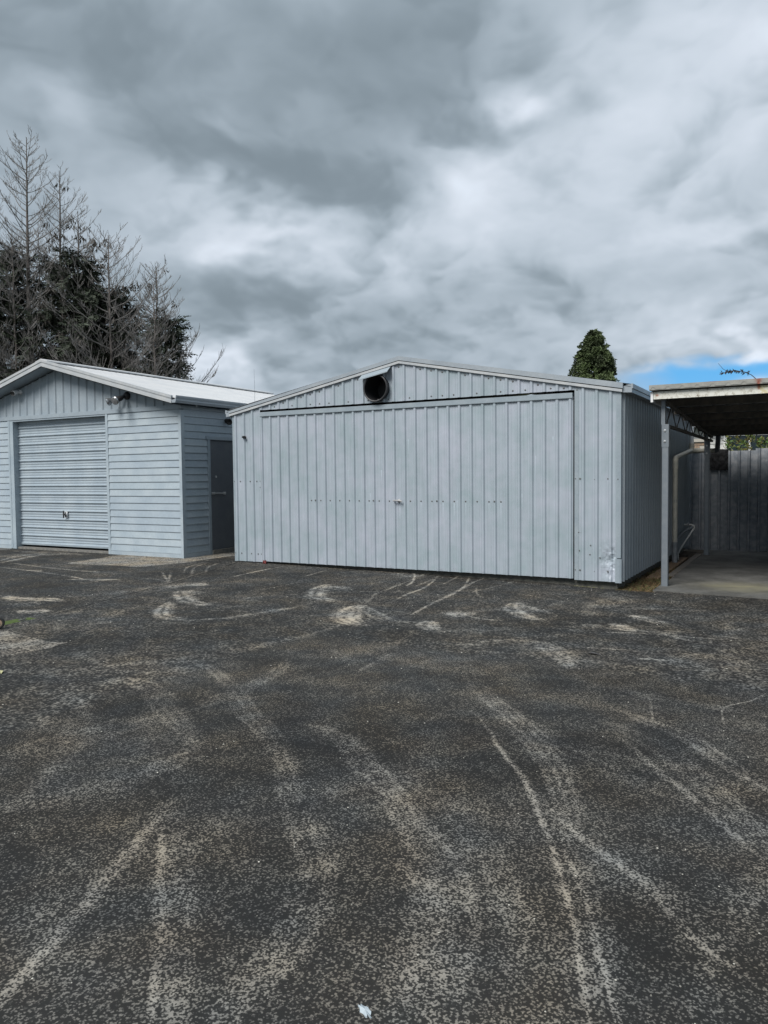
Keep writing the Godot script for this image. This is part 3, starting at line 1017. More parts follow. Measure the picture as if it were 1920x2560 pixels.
func build_shed() -> void:
	var t := thing("metal_shed", "wide grey ribbed metal shed with a low gable and one broad tilting door", "shed", Vector3((SX0 + SX1) / 2.0, 0, (ZF + SZB) / 2.0))
	var off := -t.position
	var X := Vector3(1, 0, 0)
	var Y := Vector3(0, 1, 0)
	var first := DX0 + 0.2094
	var z0 := func(_u): return 0.0
	# front: strips beside the door, gable sheets above it
	var mb := front_mb()
	rib_sheet(mb, Vector3(0, 0, ZF), X, Y, rib_points(SX0 + 0.04, DX0, SX0 + 0.26), z0, func(u): return barge_y(u) + 0.03)
	put(obj("wall_sheet", mb, M.front, t), off)
	mb = front_mb()
	# the strip by the right corner is crumpled low down
	var dn := noise(7.0, 91, 3)
	var dent := func(u: float, v: float) -> float:
		var a := exp(-pow((u + 2.47) / 0.11, 2.0) - pow((v - 0.27) / 0.17, 2.0))
		return -0.035 * a + 0.036 * a * dn.get_noise_2d(u * 1.3, v)
	var pr := rib_points(DX1 + 0.012, SX1 - 0.035, DX1 + 0.135)
	var fine := []
	for i in pr.size() - 1:
		fine.append(pr[i])
		if pr[i].x > -2.75 and pr[i + 1].x - pr[i].x > 0.02:
			fine.append((pr[i] + pr[i + 1]) / 2.0)
	fine.append(pr[pr.size() - 1])
	rib_sheet(mb, Vector3(0, 0, ZF), X, Y, fine, z0, func(_u): return 0.6, 26, dent)
	rib_sheet(mb, Vector3(0, 0, ZF), X, Y, pr, func(_u): return 0.6, func(u): return barge_y(u) + 0.03)
	put(obj("wall_sheet", mb, M.front, t), off)
	var edges := [DX0]
	for k in [5, 11, 17, 22]:
		edges.append(first + k * RIB)
	edges.append(DX1 + 0.012)
	for i in edges.size() - 1:
		mb = front_mb()
		var a: float = edges[i]
		var b: float = edges[i + 1]
		var mid := (SX0 + SX1) / 2.0
		var pp := rib_points(a, b, first)
		if mid > a and mid < b:
			pp.append(Vector2(mid, 0.0))
			pp.sort_custom(func(p, q): return p.x < q.x)
		var cut := a < -6.39 and b > -5.96 or (a < -5.96 and b > -6.39)
		if cut:       # the duct's round hole
			var dense := []
			for j in pp.size() - 1:
				for m in 12:
					dense.append((pp[j] as Vector2).lerp(pp[j + 1], m / 12.0))
			dense.append(pp[pp.size() - 1])
			var arc := func(u): return sqrt(maxf(0.0, 0.205 * 0.205 - pow(u + 6.174, 2.0)))
			rib_sheet(mb, Vector3(0, 0, ZF + 0.001), X, Y, dense, func(_u): return 2.69, func(u): return 2.915 - arc.call(u))
			rib_sheet(mb, Vector3(0, 0, ZF + 0.001), X, Y, dense, func(u): return 2.915 + arc.call(u), func(u): return barge_y(u) + 0.03)
		else:
			rib_sheet(mb, Vector3(0, 0, ZF + 0.001), X, Y, pp, func(_u): return 2.69, func(u): return barge_y(u) + 0.03)
		put(obj("gable_sheet", mb, M.front, t), off)
	mb = MB.new()
	mb.box(Vector3(SX0 + 0.06, -0.32, SZB + 0.05), Vector3(SX1 - 0.06, -0.002, ZF - 0.09))
	put(obj("footing", mb, M.footing, t), off)
	# the door: five sheets on a frame, flashing along its head, handle and screws
	var door := Node3D.new()
	door.name = "door"
	t.add_child(door)
	var de := [DX0 + 0.004]
	for k in [5, 11, 17, 22]:
		de.append(first + k * RIB)
	de.append(DX1 - 0.004)
	for i in de.size() - 1:
		mb = front_mb()
		rib_sheet(mb, Vector3(0, 0, ZF + 0.004), X, Y, rib_points(de[i], de[i + 1], first), func(_u): return 0.018, func(_u): return 2.60)
		put(obj("door_sheet", mb, M.front, door), off)
	mb = MB.new()
	mb.prism(Vector3(DX0, 0, ZF), Vector3(0, 0, 1), Y, [Vector2(-0.10, 2.585), Vector2(0.034, 2.575), Vector2(0.036, 2.582), Vector2(0.036, 2.652), Vector2(-0.10, 2.665)], Vector3(DX1 - DX0 - 0.01, 0, 0))
	put(obj("head_flashing", mb, M.trim, door), off)
	mb = MB.new()
	mb.box(Vector3(DX0 + 0.004, 0.018, ZF - 0.05), Vector3(DX1 - 0.004, 0.075, ZF - 0.002))
	put(obj("bottom_rail", mb, M.galv_dark, door), off)
	mb = MB.new()
	mb.lathe(Vector3(-5.812, 1.109, ZF + 0.004), Vector3(0, 0, 1), [Vector2(0.03, 0.0), Vector2(0.03, 0.006), Vector2(0.012, 0.012), Vector2(0.012, 0.05), Vector2(0.0, 0.05)], 12)
	mb.tube([Vector3(-5.895, 1.112, ZF + 0.055), Vector3(-5.84, 1.115, ZF + 0.06), Vector3(-5.77, 1.112, ZF + 0.06), Vector3(-5.735, 1.100, ZF + 0.055)], [0.011, 0.014, 0.014, 0.011], 8, true)
	put(obj("handle", mb, M.latch, door), off)
	mb = MB.new()
	for k in range(4, 23):
		screw_at(mb, Vector3(first + (k + 0.5) * RIB, 1.105, ZF + 0.004), Vector3(0, 0, 1))
	for k in [5, 11, 17, 22]:
		screw_at(mb, Vector3(first + k * RIB, 1.11, ZF + 0.030), Vector3(0, 0, 1))
	screw_at(mb, Vector3(-3.04, 1.44, ZF + 0.004), Vector3(0, 0, 1))
	screw_at(mb, Vector3(-3.06, 0.14, ZF + 0.004), Vector3(0, 0, 1))
	put(stuff(obj("screws", mb, M.screw, door)), off)
	# wall screws
	mb = MB.new()
	for y in [1.437, 0.141]:
		for x in [-9.19, -9.055, -8.83, -8.68, -8.60]:
			screw_at(mb, Vector3(x, y, ZF + 0.002), Vector3(0, 0, 1))
		for x in [-2.975, -2.91, -2.70, -2.52, -2.385]:
			screw_at(mb, Vector3(x, y + 0.01 * sin(x * 40.0), ZF + 0.002), Vector3(0, 0, 1))
	for q in [[-2.93, 0.68], [-2.89, 0.68], [-2.76, 0.50], [-2.92, 0.42], [-2.77, 0.37], [-2.63, 0.33], [-8.605, 1.33]]:
		screw_at(mb, Vector3(q[0], q[1], ZF + 0.002), Vector3(0, 0, 1), 0.007)
	for k in 29:
		var x := first + (k + 0.5) * RIB
		if k % 2 == 0 or k % 6 == 5:
			screw_at(mb, Vector3(x, 2.735, ZF + 0.002), Vector3(0, 0, 1))
		if k % 2 == 1 or k % 6 == 4:
			screw_at(mb, Vector3(x, barge_y(x) - 0.045, ZF + 0.002), Vector3(0, 0, 1), 0.010)
	put(stuff(obj("screws", mb, M.screw, t)), off)
	# corner flashings, the right one torn near its foot
	mb = MB.new()
	mb.box(Vector3(SX0 - 0.004, -0.006, ZF - 0.06), Vector3(SX0 + 0.045, 2.64, ZF + 0.006))
	put(obj("corner_flashing", mb, M.trim, t), off)
	mb = MB.new()
	mb.box(Vector3(SX1 - 0.062, 0.335, ZF - 0.075), Vector3(SX1 + 0.004, 2.64, ZF + 0.006))
	put(obj("corner_flashing", mb, M.trim, t), off)
	mb = MB.new()
	mb.prism(Vector3(0, -0.012, 0), Vector3(1, 0, 0), Vector3(0, 0, -1), [Vector2(SX1 - 0.07, 10.838), Vector2(SX1 - 0.01, 10.838), Vector2(SX1 + 0.014, 10.85), Vector2(SX1 + 0.006, 10.93), Vector2(SX1 - 0.07, 10.93)], Vector3(0, 0.335, 0))
	var foot := obj("corner_flashing", mb, M.trim, t)
	foot.set_meta("label", "bent lower piece of corner flashing below the tear")
	put(foot, off)
	# jamb strips
	mb = MB.new()
	mb.box(Vector3(DX1 + 0.014, 0.0, ZF - 0.05), Vector3(DX1 + 0.075, 2.70, ZF + 0.005))
	put(obj("jamb_flashing", mb, M.trim, t), off)
	# side wall to the carport, side wall to the garage, rear wall
	var edges_z := []
	var ez := ZF - 0.03
	while ez > SZB:
		edges_z.append(ez)
		ez -= RIB * 4
	edges_z.append(SZB)
	for i in edges_z.size() - 1:
		mb = MB.new()
		rib_sheet(mb, Vector3(SX1, 0, 0), Vector3(0, 0, -1), Y, rib_points(-edges_z[i], -edges_z[i + 1], 10.95, RIB, 0.036, 0.0), z0, func(_u): return 2.64)
		put(obj("side_sheet", mb, M.sheet_side, t), off)
		mb = MB.new()
		rib_sheet(mb, Vector3(SX0, 0, 0), Vector3(0, 0, 1), Y, rib_points(edges_z[i + 1], edges_z[i], -10.95, RIB, 0.036, 0.0), z0, func(_u): return 2.64)
		put(obj("side_sheet", mb, M.sheet_side, t), off)
	mb = MB.new()
	mb.prism(Vector3(0, 0, SZB), X, Y, [Vector2(SX0, 0), Vector2(SX1, 0), Vector2(SX1, 2.64), Vector2((SX0 + SX1) / 2, 3.3), Vector2(SX0, 2.64)], Vector3(0, 0, -0.03))
	put(obj("rear_wall", mb, M.sheet_side, t), off)
	# roof slopes
	var mid := (SX0 + SX1) / 2.0
	for s in [-1.0, 1.0]:
		mb = MB.new()
		var eave := Vector3(mid + s * 3.56, 3.39 - 3.56 * 0.187, 0)
		var ridge := Vector3(mid, 3.39, 0)
		var a := ridge + Vector3(0, 0, ZF + 0.02)
		var b := eave + Vector3(0, 0, ZF + 0.02)
		var dz := Vector3(0, 0, SZB - ZF - 0.1)
		var dy := Vector3(0, -0.03, 0)
		if s > 0:
			mb.quad(a, b, b + dz, a + dz)
			mb.quad(a + dy, a + dz + dy, b + dz + dy, b + dy)
		else:
			mb.quad(b, a, a + dz, b + dz)
			mb.quad(b + dy, b + dz + dy, a + dz + dy, a + dy)
		put(obj("roof_slope", mb, M.roof, t), off)
	# barge: a lower flange and an upper cap on each slope
	for s in [-1.0, 1.0]:
		var e := 3.475 if s < 0 else 3.452
		var low := []
		var top := []
		for q in [[0.0, 3.2825, 3.325], [e, 3.2825 - e * 0.1925, 3.325 - e * 0.1925]]:
			low.append([Vector2(mid + s * q[0], q[1]), Vector2(mid + s * q[0], q[2] - 0.004)])
		for q in [[0.0, 3.331, 3.396], [e + 0.01, 3.331 - e * 0.1925, (3.396 - e * 0.1985) if s < 0 else (3.396 - e * 0.189)]]:
			top.append([Vector2(mid + s * q[0], q[1]), Vector2(mid + s * q[0], q[2])])
		mb = MB.new()
		var out := [low[0][0], low[1][0], low[1][1], low[0][1]]
		if s < 0:
			out.reverse()
		mb.prism(Vector3(0, 0, ZF - 0.02), X, Y, out, Vector3(0, 0, 0.062))
		put(obj("barge_flange", mb, M.barge, t), off)
		mb = MB.new()
		out = [top[0][0], top[1][0], top[1][1], top[0][1]]
		if s < 0:
			out.reverse()
		mb.prism(Vector3(0, 0, ZF - 0.22), X, Y, out, Vector3(0, 0, 0.268))
		put(obj("barge_cap", mb, M.barge_top, t), off)
	# gutters: right side in view, the left one shows its square end
	for s in [-1.0, 1.0]:
		mb = MB.new()
		var gx := SX1 + 0.02 if s > 0 else SX0 - 0.02
		var prof := [Vector2(0, 2.615), Vector2(0.125 * s, 2.608), Vector2(0.125 * s, 2.66), Vector2(0.14 * s, 2.664), Vector2(0.14 * s, 2.725), Vector2(0.13 * s, 2.73), Vector2(0, 2.70)]
		if s < 0:
			prof.reverse()
		mb.prism(Vector3(gx, 0, ZF + 0.01), X, Y, prof, Vector3(0, 0, SZB - ZF))
		put(obj("gutter", mb, M.barge_top, t), off)
	# the exhaust duct and its little hood
	var duct := Node3D.new()
	duct.name = "exhaust_duct"
	t.add_child(duct)
	mb = MB.new()
	var vc := Vector3(-6.174, 2.915, ZF)
	mb.lathe(vc, Vector3(0, 0, 1), [Vector2(0.207, 0.0), Vector2(0.207, 0.075), Vector2(0.222, 0.08), Vector2(0.222, 0.105), Vector2(0.212, 0.11), Vector2(0.198, 0.105), Vector2(0.196, -0.05), Vector2(0.180, -0.30), Vector2(0.0, -0.30)], 48)
	put(obj("pipe", mb, M.duct, duct), off)
	mb = MB.new()
	var h0 := Vector3(-6.46, 3.140, ZF)
	var h1 := Vector3(-5.925, 3.238, ZF)
	var ou := Vector3(0, -0.075, 0.145)
	var th := Vector3(0, 0.007, 0)
	mb.quad(h0 + ou, h1 + ou, h1 + th * 5, h0 + th * 5)
	mb.quad(h0 + ou - th, h0 - th + th * 4, h1 - th + th * 4, h1 + ou - th)
	mb.quad(h0 + ou - th * 2.2, h1 + ou - th * 2.2, h1 + ou, h0 + ou)
	put(obj("hood", mb, M.trim, duct), off)
	# ring of the sheet round the duct is dark with grime; the duct passes through the sheet

func mb_flip(mb: MB) -> void:      # the sheet's other face is the outer one
	for i in range(0, mb.ix.size(), 3):
		var a := mb.ix[i]
		mb.ix[i] = mb.ix[i + 1]
		mb.ix[i + 1] = a
	for i in mb.n.size():
		mb.n[i] = -mb.n[i]

func put(o: Node, off: Vector3) -> void:
	(o as Node3D).position += off

# ------------------------------------------------------------------ garage
func build_garage() -> void:
	var t := thing("garage", "pale blue-grey weatherboard garage with a silver roller door and white metal roof", "garage", Vector3((GX0 + GX1) / 2.0, 0, (ZF + GZB) / 2.0))
	var off := -t.position
	var X := Vector3(1, 0, 0)
	var Y := Vector3(0, 1, 0)
	var mid := (GX0 + GX1) / 2.0
	var mb := MB.new()
	# core walls behind the boards
	mb.box(Vector3(GX0 + 0.03, -0.30, ZF - 0.30), Vector3(-15.46, 2.86, ZF - 0.03))
	mb.box(Vector3(-12.50, -0.30, ZF - 0.30), Vector3(GX1 - 0.03, 2.86, ZF - 0.03))
	mb.box(Vector3(GX0 + 0.03, 2.785, ZF - 0.30), Vector3(GX1 - 0.03, 2.86, ZF - 0.031))
	mb.box(Vector3(GX1 - 0.28, -0.30, GZB), Vector3(GX1 - 0.031, 2.86, ZF - 0.3))
	mb.box(Vector3(GX0 + 0.03, -0.30, GZB), Vector3(GX0 + 0.28, 2.86, ZF - 0.3))
	mb.box(Vector3(GX0 + 0.28, -0.30, GZB), Vector3(GX1 - 0.28, 2.86, GZB + 0.2))
	mb.box(Vector3(GX0 + 0.28, -0.30, GZB + 0.2), Vector3(GX1 - 0.28, -0.03, ZF - 0.3))
	put(obj("wall", mb, M.board_b, t), off)
	# weatherboards
	var exp_h := 0.1378
	var mats := [M.board_a, M.board_b, M.board_c]
	var cache := {}
	var board := func(x0: float, x1: float, y: float, hh: float) -> ArrayMesh:
		var key := "%.3f %.3f" % [x1 - x0, hh]
		if not cache.has(key):
			var b := MB.new()
			b.prism(Vector3.ZERO, Vector3(0, 0, 1), Y, [Vector2(-0.03, 0), Vector2(0.014, 0), Vector2(0.016, 0.004), Vector2(0.016, 0.012), Vector2(0.001, hh), Vector2(-0.03, hh)], Vector3(x1 - x0, 0, 0))
			cache[key] = b.mesh()
		return cache[key]
	for r in 20:
		var y := 0.062 + r * exp_h
		for seg in [[-12.43, GX1 - 0.045], [GX0 + 0.04, -15.60]]:
			var o := obj("weatherboard", board.call(seg[0], seg[1], y, exp_h - 0.001), mats[rng.randi() % 3], t)
			o.position = Vector3(seg[0], y, ZF) + off
		# side wall towards the shed: turned a quarter round
		var runs := [[0.07, 0.70]] if y < 2.25 else [[0.07, 7.2]]
		if y < 2.25:
			runs.append([1.70, 7.2])
		for s in runs:
			var o := obj("weatherboard", board.call(s[0], s[1], y, exp_h - 0.001), mats[rng.randi() % 3], t)
			o.position = Vector3(GX1, y, ZF - s[0]) + off
			o.rotation.y = PI / 2
	# base trims, corner post, band above the boards
	mb = MB.new()
	mb.box(Vector3(-12.43, -0.012, ZF - 0.03), Vector3(GX1 - 0.045, 0.060, ZF + 0.016))
	put(obj("base_flashing", mb, M.board_c, t), off)
	mb = MB.new()
	mb.box(Vector3(GX0, -0.012, ZF - 0.03), Vector3(-15.60, 0.060, ZF + 0.016))
	put(obj("base_flashing", mb, M.board_c, t), off)
	mb = MB.new()
	mb.box(Vector3(GX1 - 0.03, -0.012, ZF - 0.70), Vector3(GX1 + 0.016, 0.060, ZF - 0.07))
	put(obj("base_flashing", mb, M.board_c, t), off)
	mb = MB.new()
	mb.box(Vector3(GX1 - 0.045, -0.014, ZF - 0.07), Vector3(GX1 + 0.022, 2.80, ZF + 0.022))
	put(obj("corner_post", mb, M.board_c, t), off)
	mb = MB.new()
	mb.box(Vector3(GX0, 2.815, ZF - 0.05), Vector3(GX1 + 0.024, 2.896, ZF + 0.024))
	mb.box(Vector3(GX1 - 0.05, 2.815, GZB), Vector3(GX1 + 0.023, 2.895, ZF - 0.052))
	put(obj("head_band", mb, M.gable, t), off)
	# gable cladding: ribbed sheets four ribs wide
	var gp := 0.2375
	var roof_y := func(x: float) -> float: return 3.80 - absf(x - mid) * 0.264
	var edges := []
	for k in 16:
		var x := GX0 + 0.02 + k * gp * 2
		if x < GX1 - 0.1:
			edges.append(x)
	edges.append(GX1)
	for i in edges.size() - 1:
		mb = MB.new()
		var pp := rib_points(edges[i], edges[i + 1], GX0 + 0.02 + gp * 0.5, gp, 0.024, 0.0)
		if mid > edges[i] and mid < edges[i + 1]:
			pp.append(Vector2(mid, 0.0))
			pp.sort_custom(func(p, q): return p.x < q.x)
		rib_sheet(mb, Vector3(0, 0, ZF - 0.004), X, Y, pp, func(_u): return 2.890, func(u): return maxf(roof_y.call(u), 2.91))
		put(obj("gable_sheet", mb, M.gable, t), off)
	mb = MB.new()
	mb.prism(Vector3(0, 0, ZF - 0.03), X, Y, [Vector2(GX0, 2.86), Vector2(GX1, 2.86), Vector2(GX1, 2.90), Vector2(mid, 3.8), Vector2(GX0, 2.90)], Vector3(0, 0, -0.05))
	put(obj("gable_wall", mb, M.gable, t), off)
	# roller door in its opening
	var door := Node3D.new()
	door.name = "roller_door"
	t.add_child(door)
	mb = MB.new()
	var prof := []
	var y := 0.085
	var per := 0.1815
	while y < 2.80:
		for q in [[0.0, 0.0], [0.010, 0.020], [0.022, 0.027], [0.036, 0.022], [0.048, 0.004], [0.066, 0.0], [0.078, 0.006], [0.090, 0.007], [0.102, 0.0], [0.122, 0.0], [0.134, 0.006], [0.146, 0.007], [0.158, 0.0]]:
			if y + q[0] < 2.82:
				prof.append(Vector2(q[1], y + q[0]))
		y += per
	var zr := ZF - 0.13
	for i in prof.size() - 1:
		var p: Vector2 = prof[i]
		var q: Vector2 = prof[i + 1]
		mb.quad(Vector3(-15.43, p.y, zr + p.x), Vector3(-12.49, p.y, zr + p.x), Vector3(-12.49, q.y, zr + q.x), Vector3(-15.43, q.y, zr + q.x))
	put(obj("curtain", mb, M.roller, door), off)
	mb = MB.new()
	mb.box(Vector3(-15.42, 0.078, zr - 0.012), Vector3(-12.495, 0.115, zr + 0.03))
	put(obj("bottom_rail", mb, M.trim, door), off)
	mb = MB.new()
	mb.box(Vector3(-13.945, 0.70, zr + 0.02), Vector3(-13.855, 0.83, zr + 0.034))
	mb.tube([Vector3(-13.90, 0.765, zr + 0.03), Vector3(-13.90, 0.765, zr + 0.07)], [0.016, 0.016], 10, true)
	put(obj("lock_plate", mb, M.pvc_white, door), off)
	mb = MB.new()
	mb.tube([Vector3(-13.93, 0.845, zr + 0.075), Vector3(-13.922, 0.77, zr + 0.08), Vector3(-13.93, 0.69, zr + 0.075)], [0.012, 0.014, 0.012], 8, true)
	mb.tube([Vector3(-13.867, 0.815, zr + 0.075), Vector3(-13.875, 0.765, zr + 0.08), Vector3(-13.862, 0.705, zr + 0.075)], [0.011, 0.014, 0.011], 8, true)
	mb.tube([Vector3(-13.922, 0.77, zr + 0.08), Vector3(-13.875, 0.765, zr + 0.08)], [0.016, 0.016], 8, true)
	put(obj("handle", mb, M.black, door), off)
	# jambs and head of the opening
	mb = MB.new()
	mb.box(Vector3(-15.60, 0.0, ZF - 0.04), Vector3(-15.545, 2.813, ZF + 0.018))
	mb.box(Vector3(-15.545, -0.01, ZF - 0.16), Vector3(-15.43, 2.813, ZF + 0.012))
	put(obj("jamb", mb, M.board_a, t), off)
	mb = MB.new()
	mb.box(Vector3(-12.50, -0.012, ZF - 0.16), Vector3(-12.432, 2.813, ZF + 0.018))
	put(obj("jamb", mb, M.board_a, t), off)
	mb = MB.new()
	mb.box(Vector3(-15.43, 2.783, ZF - 0.16), Vector3(-12.50, 2.814, ZF + 0.013))
	put(obj("lintel", mb, M.gable, t), off)
	mb = MB.new()
	mb.box(Vector3(-15.45, -0.02, ZF - 0.30), Vector3(-12.48, 0.03, ZF - 0.02))
	put(obj("threshold", mb, M.concrete, t), off)
	# side door
	var sd := Node3D.new()
	sd.name = "side_door"
	t.add_child(sd)
	mb = MB.new()
	mb.box(Vector3(GX1 - 0.03, 0.08, ZF - 1.62), Vector3(GX1 - 0.004, 2.262, ZF - 0.775))
	put(obj("leaf", mb, M.door, sd), off)
	mb = MB.new()
	mb.box(Vector3(GX1 - 0.03, -0.012, ZF - 0.772), Vector3(GX1 + 0.026, 2.262, ZF - 0.702))
	mb.box(Vector3(GX1 - 0.03, -0.012, ZF - 1.70), Vector3(GX1 + 0.026, 2.262, ZF - 1.625))
	mb.box(Vector3(GX1 - 0.03, 2.264, ZF - 1.76), Vector3(GX1 + 0.030, 2.325, ZF - 0.66))
	put(obj("frame", mb, M.gable, sd), off)
	mb = MB.new()
	mb.tube([Vector3(GX1 + 0.02, 1.205, ZF - 0.79), Vector3(GX1 + 0.02, 1.195, ZF - 1.20)], [0.011, 0.011], 8, true)
	mb.box(Vector3(GX1 - 0.004, 1.18, ZF - 0.90), Vector3(GX1 + 0.016, 1.225, ZF - 0.80))
	mb.box(Vector3(GX1 - 0.004, 1.17, ZF - 1.22), Vector3(GX1 + 0.016, 1.225, ZF - 1.15))
	put(obj("bolt", mb, M.steel, sd), off)
	mb = MB.new()
	mb.lathe(Vector3(GX1 - 0.004, 1.53, ZF - 0.95), X, [Vector2(0.024, 0), Vector2(0.024, 0.008), Vector2(0.0, 0.012)], 12)
	put(obj("lock", mb, M.steel, sd), off)
	mb = MB.new()
	mb.box(Vector3(GX1 - 0.03, -0.05, ZF - 1.62), Vector3(GX1 + 0.05, 0.075, ZF - 0.775))
	put(obj("door_step", mb, M.concrete, t), off)
	# roof: ribbed sheets on both slopes, ridge cap, barge boards, soffit, gutter
	var sl := 0.264
	var ln := sqrt(1.0 + sl * sl)
	var half := 3.665
	var zfr := ZF + 0.33
	for s in [-1.0, 1.0]:
		var along := Vector3(s, -sl, 0) / ln
		var z := zfr
		while z > GZB:
			var z2 := maxf(z - RIB * 4, GZB - 0.1)
			mb = MB.new()
			var uu := Vector3(0, 0, -1) if s < 0 else Vector3(0, 0, 1)
			var aa := -z if s < 0 else z2
			var bb := -z2 if s < 0 else z
			rib_sheet(mb, Vector3(mid, 3.955, 0) + along * (half * ln), uu, -along, rib_points(aa, bb, 0.04, RIB, 0.028, 0.0), func(_u): return 0.0, func(_u): return half * ln)
			put(obj("roof_sheet", mb, M.roof, t), off)
			z = z2
		# underside
		mb = MB.new()
		var a := Vector3(mid, 3.93, zfr)
		var b := a + Vector3(s * half, -half * sl, 0)
		var dz := Vector3(0, 0, GZB - zfr)
		var fd := Vector3(0, -0.10, 0)
		if s > 0:
			mb.quad(a + fd, a + dz + fd, b + dz + fd, b + fd)
		else:
			mb.quad(a + fd, b + fd, b + dz + fd, a + dz + fd)
		put(obj("soffit", mb, M.gable, t), off)
		# barge in three steps
		for st in [[3.845, 3.890, 0.012], [3.890, 3.935, 0.004], [3.935, 3.985, 0.016]]:
			mb = MB.new()
			var e: float = 3.60 + st[2]
			var out := [Vector2(mid, st[0]), Vector2(mid + s * e, st[0] - e * sl), Vector2(mid + s * e, st[1] - e * sl), Vector2(mid, st[1])]
			if s < 0:
				out.reverse()
			mb.prism(Vector3(0, 0, zfr - 0.02), X, Y, out, Vector3(0, 0, 0.03 + st[2]))
			put(obj("barge_board", mb, M.barge, t), off)
		# gutter
		mb = MB.new()
		var gx: float = mid + s * 3.60
		var prof2 := [Vector2(0, 2.90), Vector2(0.10 * s, 2.895), Vector2(0.12 * s, 2.94), Vector2(0.115 * s, 2.96), Vector2(0.13 * s, 3.0), Vector2(0.13 * s, 3.028), Vector2(0.12 * s, 3.03), Vector2(0.10 * s, 2.96), Vector2(0.0, 2.95)]
		if s < 0:
			prof2.reverse()
		mb.prism(Vector3(gx, 0, zfr + 0.01), X, Y, prof2, Vector3(0, 0, GZB - zfr))
		put(obj("gutter", mb, M.barge_top, t), off)
		mb = MB.new()
		for k in 7:
			var zz := zfr - 0.6 - k * 1.0
			mb.box(Vector3(gx + 0.05 * s - 0.01, 2.862, zz - 0.012), Vector3(gx + 0.05 * s + 0.01, 2.90, zz + 0.012))
		put(stuff(obj("gutter_brackets", mb, M.barge, t)), off)
	mb = MB.new()
	mb.prism(Vector3(mid, 3.955, zfr + 0.02), X, Y, [Vector2(-0.18, -0.030), Vector2(0, 0.012), Vector2(0.18, -0.030), Vector2(0.18, -0.004), Vector2(0.0, 0.046), Vector2(-0.18, -0.004)], Vector3(0, 0, GZB - zfr))
	put(obj("ridge_cap", mb, M.roof, t), off)
	# lights and camera fixed under the gable
	var lamp := thing("twin_floodlight", "black twin floodlight with two clear reflector bulbs on the garage gable", "floodlight", Vector3(-11.87, 3.14, ZF))
	lamp.scale = Vector3.ONE * 1.25
	mb = MB.new()
	mb.lathe(Vector3.ZERO, Vector3(0, 0, 1), [Vector2(0.065, 0), Vector2(0.065, 0.02), Vector2(0.045, 0.05), Vector2(0.02, 0.06), Vector2(0, 0.06)], 16)
	obj("base", mb, M.black, lamp)
	for s in [[Vector3(-0.10, -0.035, 0.12), Vector3(-0.72, -0.42, 0.55)], [Vector3(0.005, -0.055, 0.13), Vector3(0.15, -0.30, 0.94)]]:
		mb = MB.new()
		var p: Vector3 = s[0]
		var d: Vector3 = (s[1] as Vector3).normalized()
		mb.tube([Vector3(0, 0, 0.04), Vector3(0, 0, 0.04).lerp(p, 0.5), p, p + d * 0.07], [0.018, 0.018, 0.03, 0.034], 10, true)
		obj("holder", mb, M.black, lamp)
		mb = MB.new()
		mb.lathe(p + d * 0.06, d, [Vector2(0.022, 0.0), Vector2(0.03, 0.02), Vector2(0.062, 0.075), Vector2(0.066, 0.095), Vector2(0.055, 0.108), Vector2(0.0, 0.113)], 18)
		obj("bulb", mb, M.lens, lamp)
	var sc := thing("security_camera", "small white camera with a black face on the left of the garage gable", "camera", Vector3(-15.12, 3.415, ZF))
	mb = MB.new()
	mb.lathe(Vector3.ZERO, Vector3(0, 0, 1), [Vector2(0.045, 0), Vector2(0.045, 0.03), Vector2(0.015, 0.04), Vector2(0.015, 0.10), Vector2(0, 0.10)], 12)
	obj("bracket", mb, M.white_frame, sc)
	mb = MB.new()
	var cd := Vector3(0.28, -0.30, 0.90).normalized()
	mb.lathe(Vector3(-0.05, -0.01, 0.09), cd, [Vector2(0.0, -0.03), Vector2(0.05, -0.02), Vector2(0.055, 0.11), Vector2(0.05, 0.115)], 16)
	obj("body", mb, M.white_frame, sc)
	mb = MB.new()
	mb.lathe(Vector3(-0.05, -0.01, 0.09), cd, [Vector2(0.052, 0.1165), Vector2(0.03, 0.105), Vector2(0.0, 0.105)], 16)
	obj("lens", mb, M.black, sc)
	var sl2 := thing("spotlight", "small black spotlight on the garage side wall above the dark door", "spotlight", Vector3(GX1 + 0.017, 2.66, -12.12))
	mb = MB.new()
	mb.lathe(Vector3.ZERO, X, [Vector2(0.05, 0), Vector2(0.05, 0.02), Vector2(0.02, 0.03), Vector2(0.02, 0.08), Vector2(0, 0.08)], 12)
	obj("base", mb, M.black, sl2)
	mb = MB.new()
	mb.lathe(Vector3(0.08, 0, 0), Vector3(0.5, -0.35, 0.6), [Vector2(0.0, -0.05), Vector2(0.035, -0.04), Vector2(0.05, 0.06), Vector2(0.062, 0.09), Vector2(0.05, 0.085), Vector2(0, 0.06)], 14)
	obj("head", mb, M.black, sl2)
	var ar := MB.new()
	ar.tube([Vector3(0, 0, 0), Vector3(0.004, 0.35, 0), Vector3(-0.004, 0.75, 0)], [0.0035, 0.003, 0.002], 5, true)
	var an := obj("aerial_wire", ar, M.galv_dark)
	an.position = Vector3(-10.9, 3.16, -13.6)
	tag(an, "thin upright wire aerial above the garage's white roof", "aerial")
	var sx := thing("shed_sensor", "tiny black camera on the metal shed's left strip", "camera", Vector3(-8.93, 2.228, ZF))
	mb = MB.new()
	mb.lathe(Vector3.ZERO, Vector3(0, 0, 1), [Vector2(0.028, 0), Vector2(0.028, 0.012), Vector2(0.012, 0.018), Vector2(0.012, 0.04), Vector2(0, 0.04)], 12)
	obj("bracket", mb, M.black, sx)
	mb = MB.new()
	mb.lathe(Vector3(0.0, 0, 0.045), Vector3(0.8, -0.1, 0.5), [Vector2(0, -0.03), Vector2(0.022, -0.028), Vector2(0.024, 0.04), Vector2(0.018, 0.042), Vector2(0, 0.036)], 12)
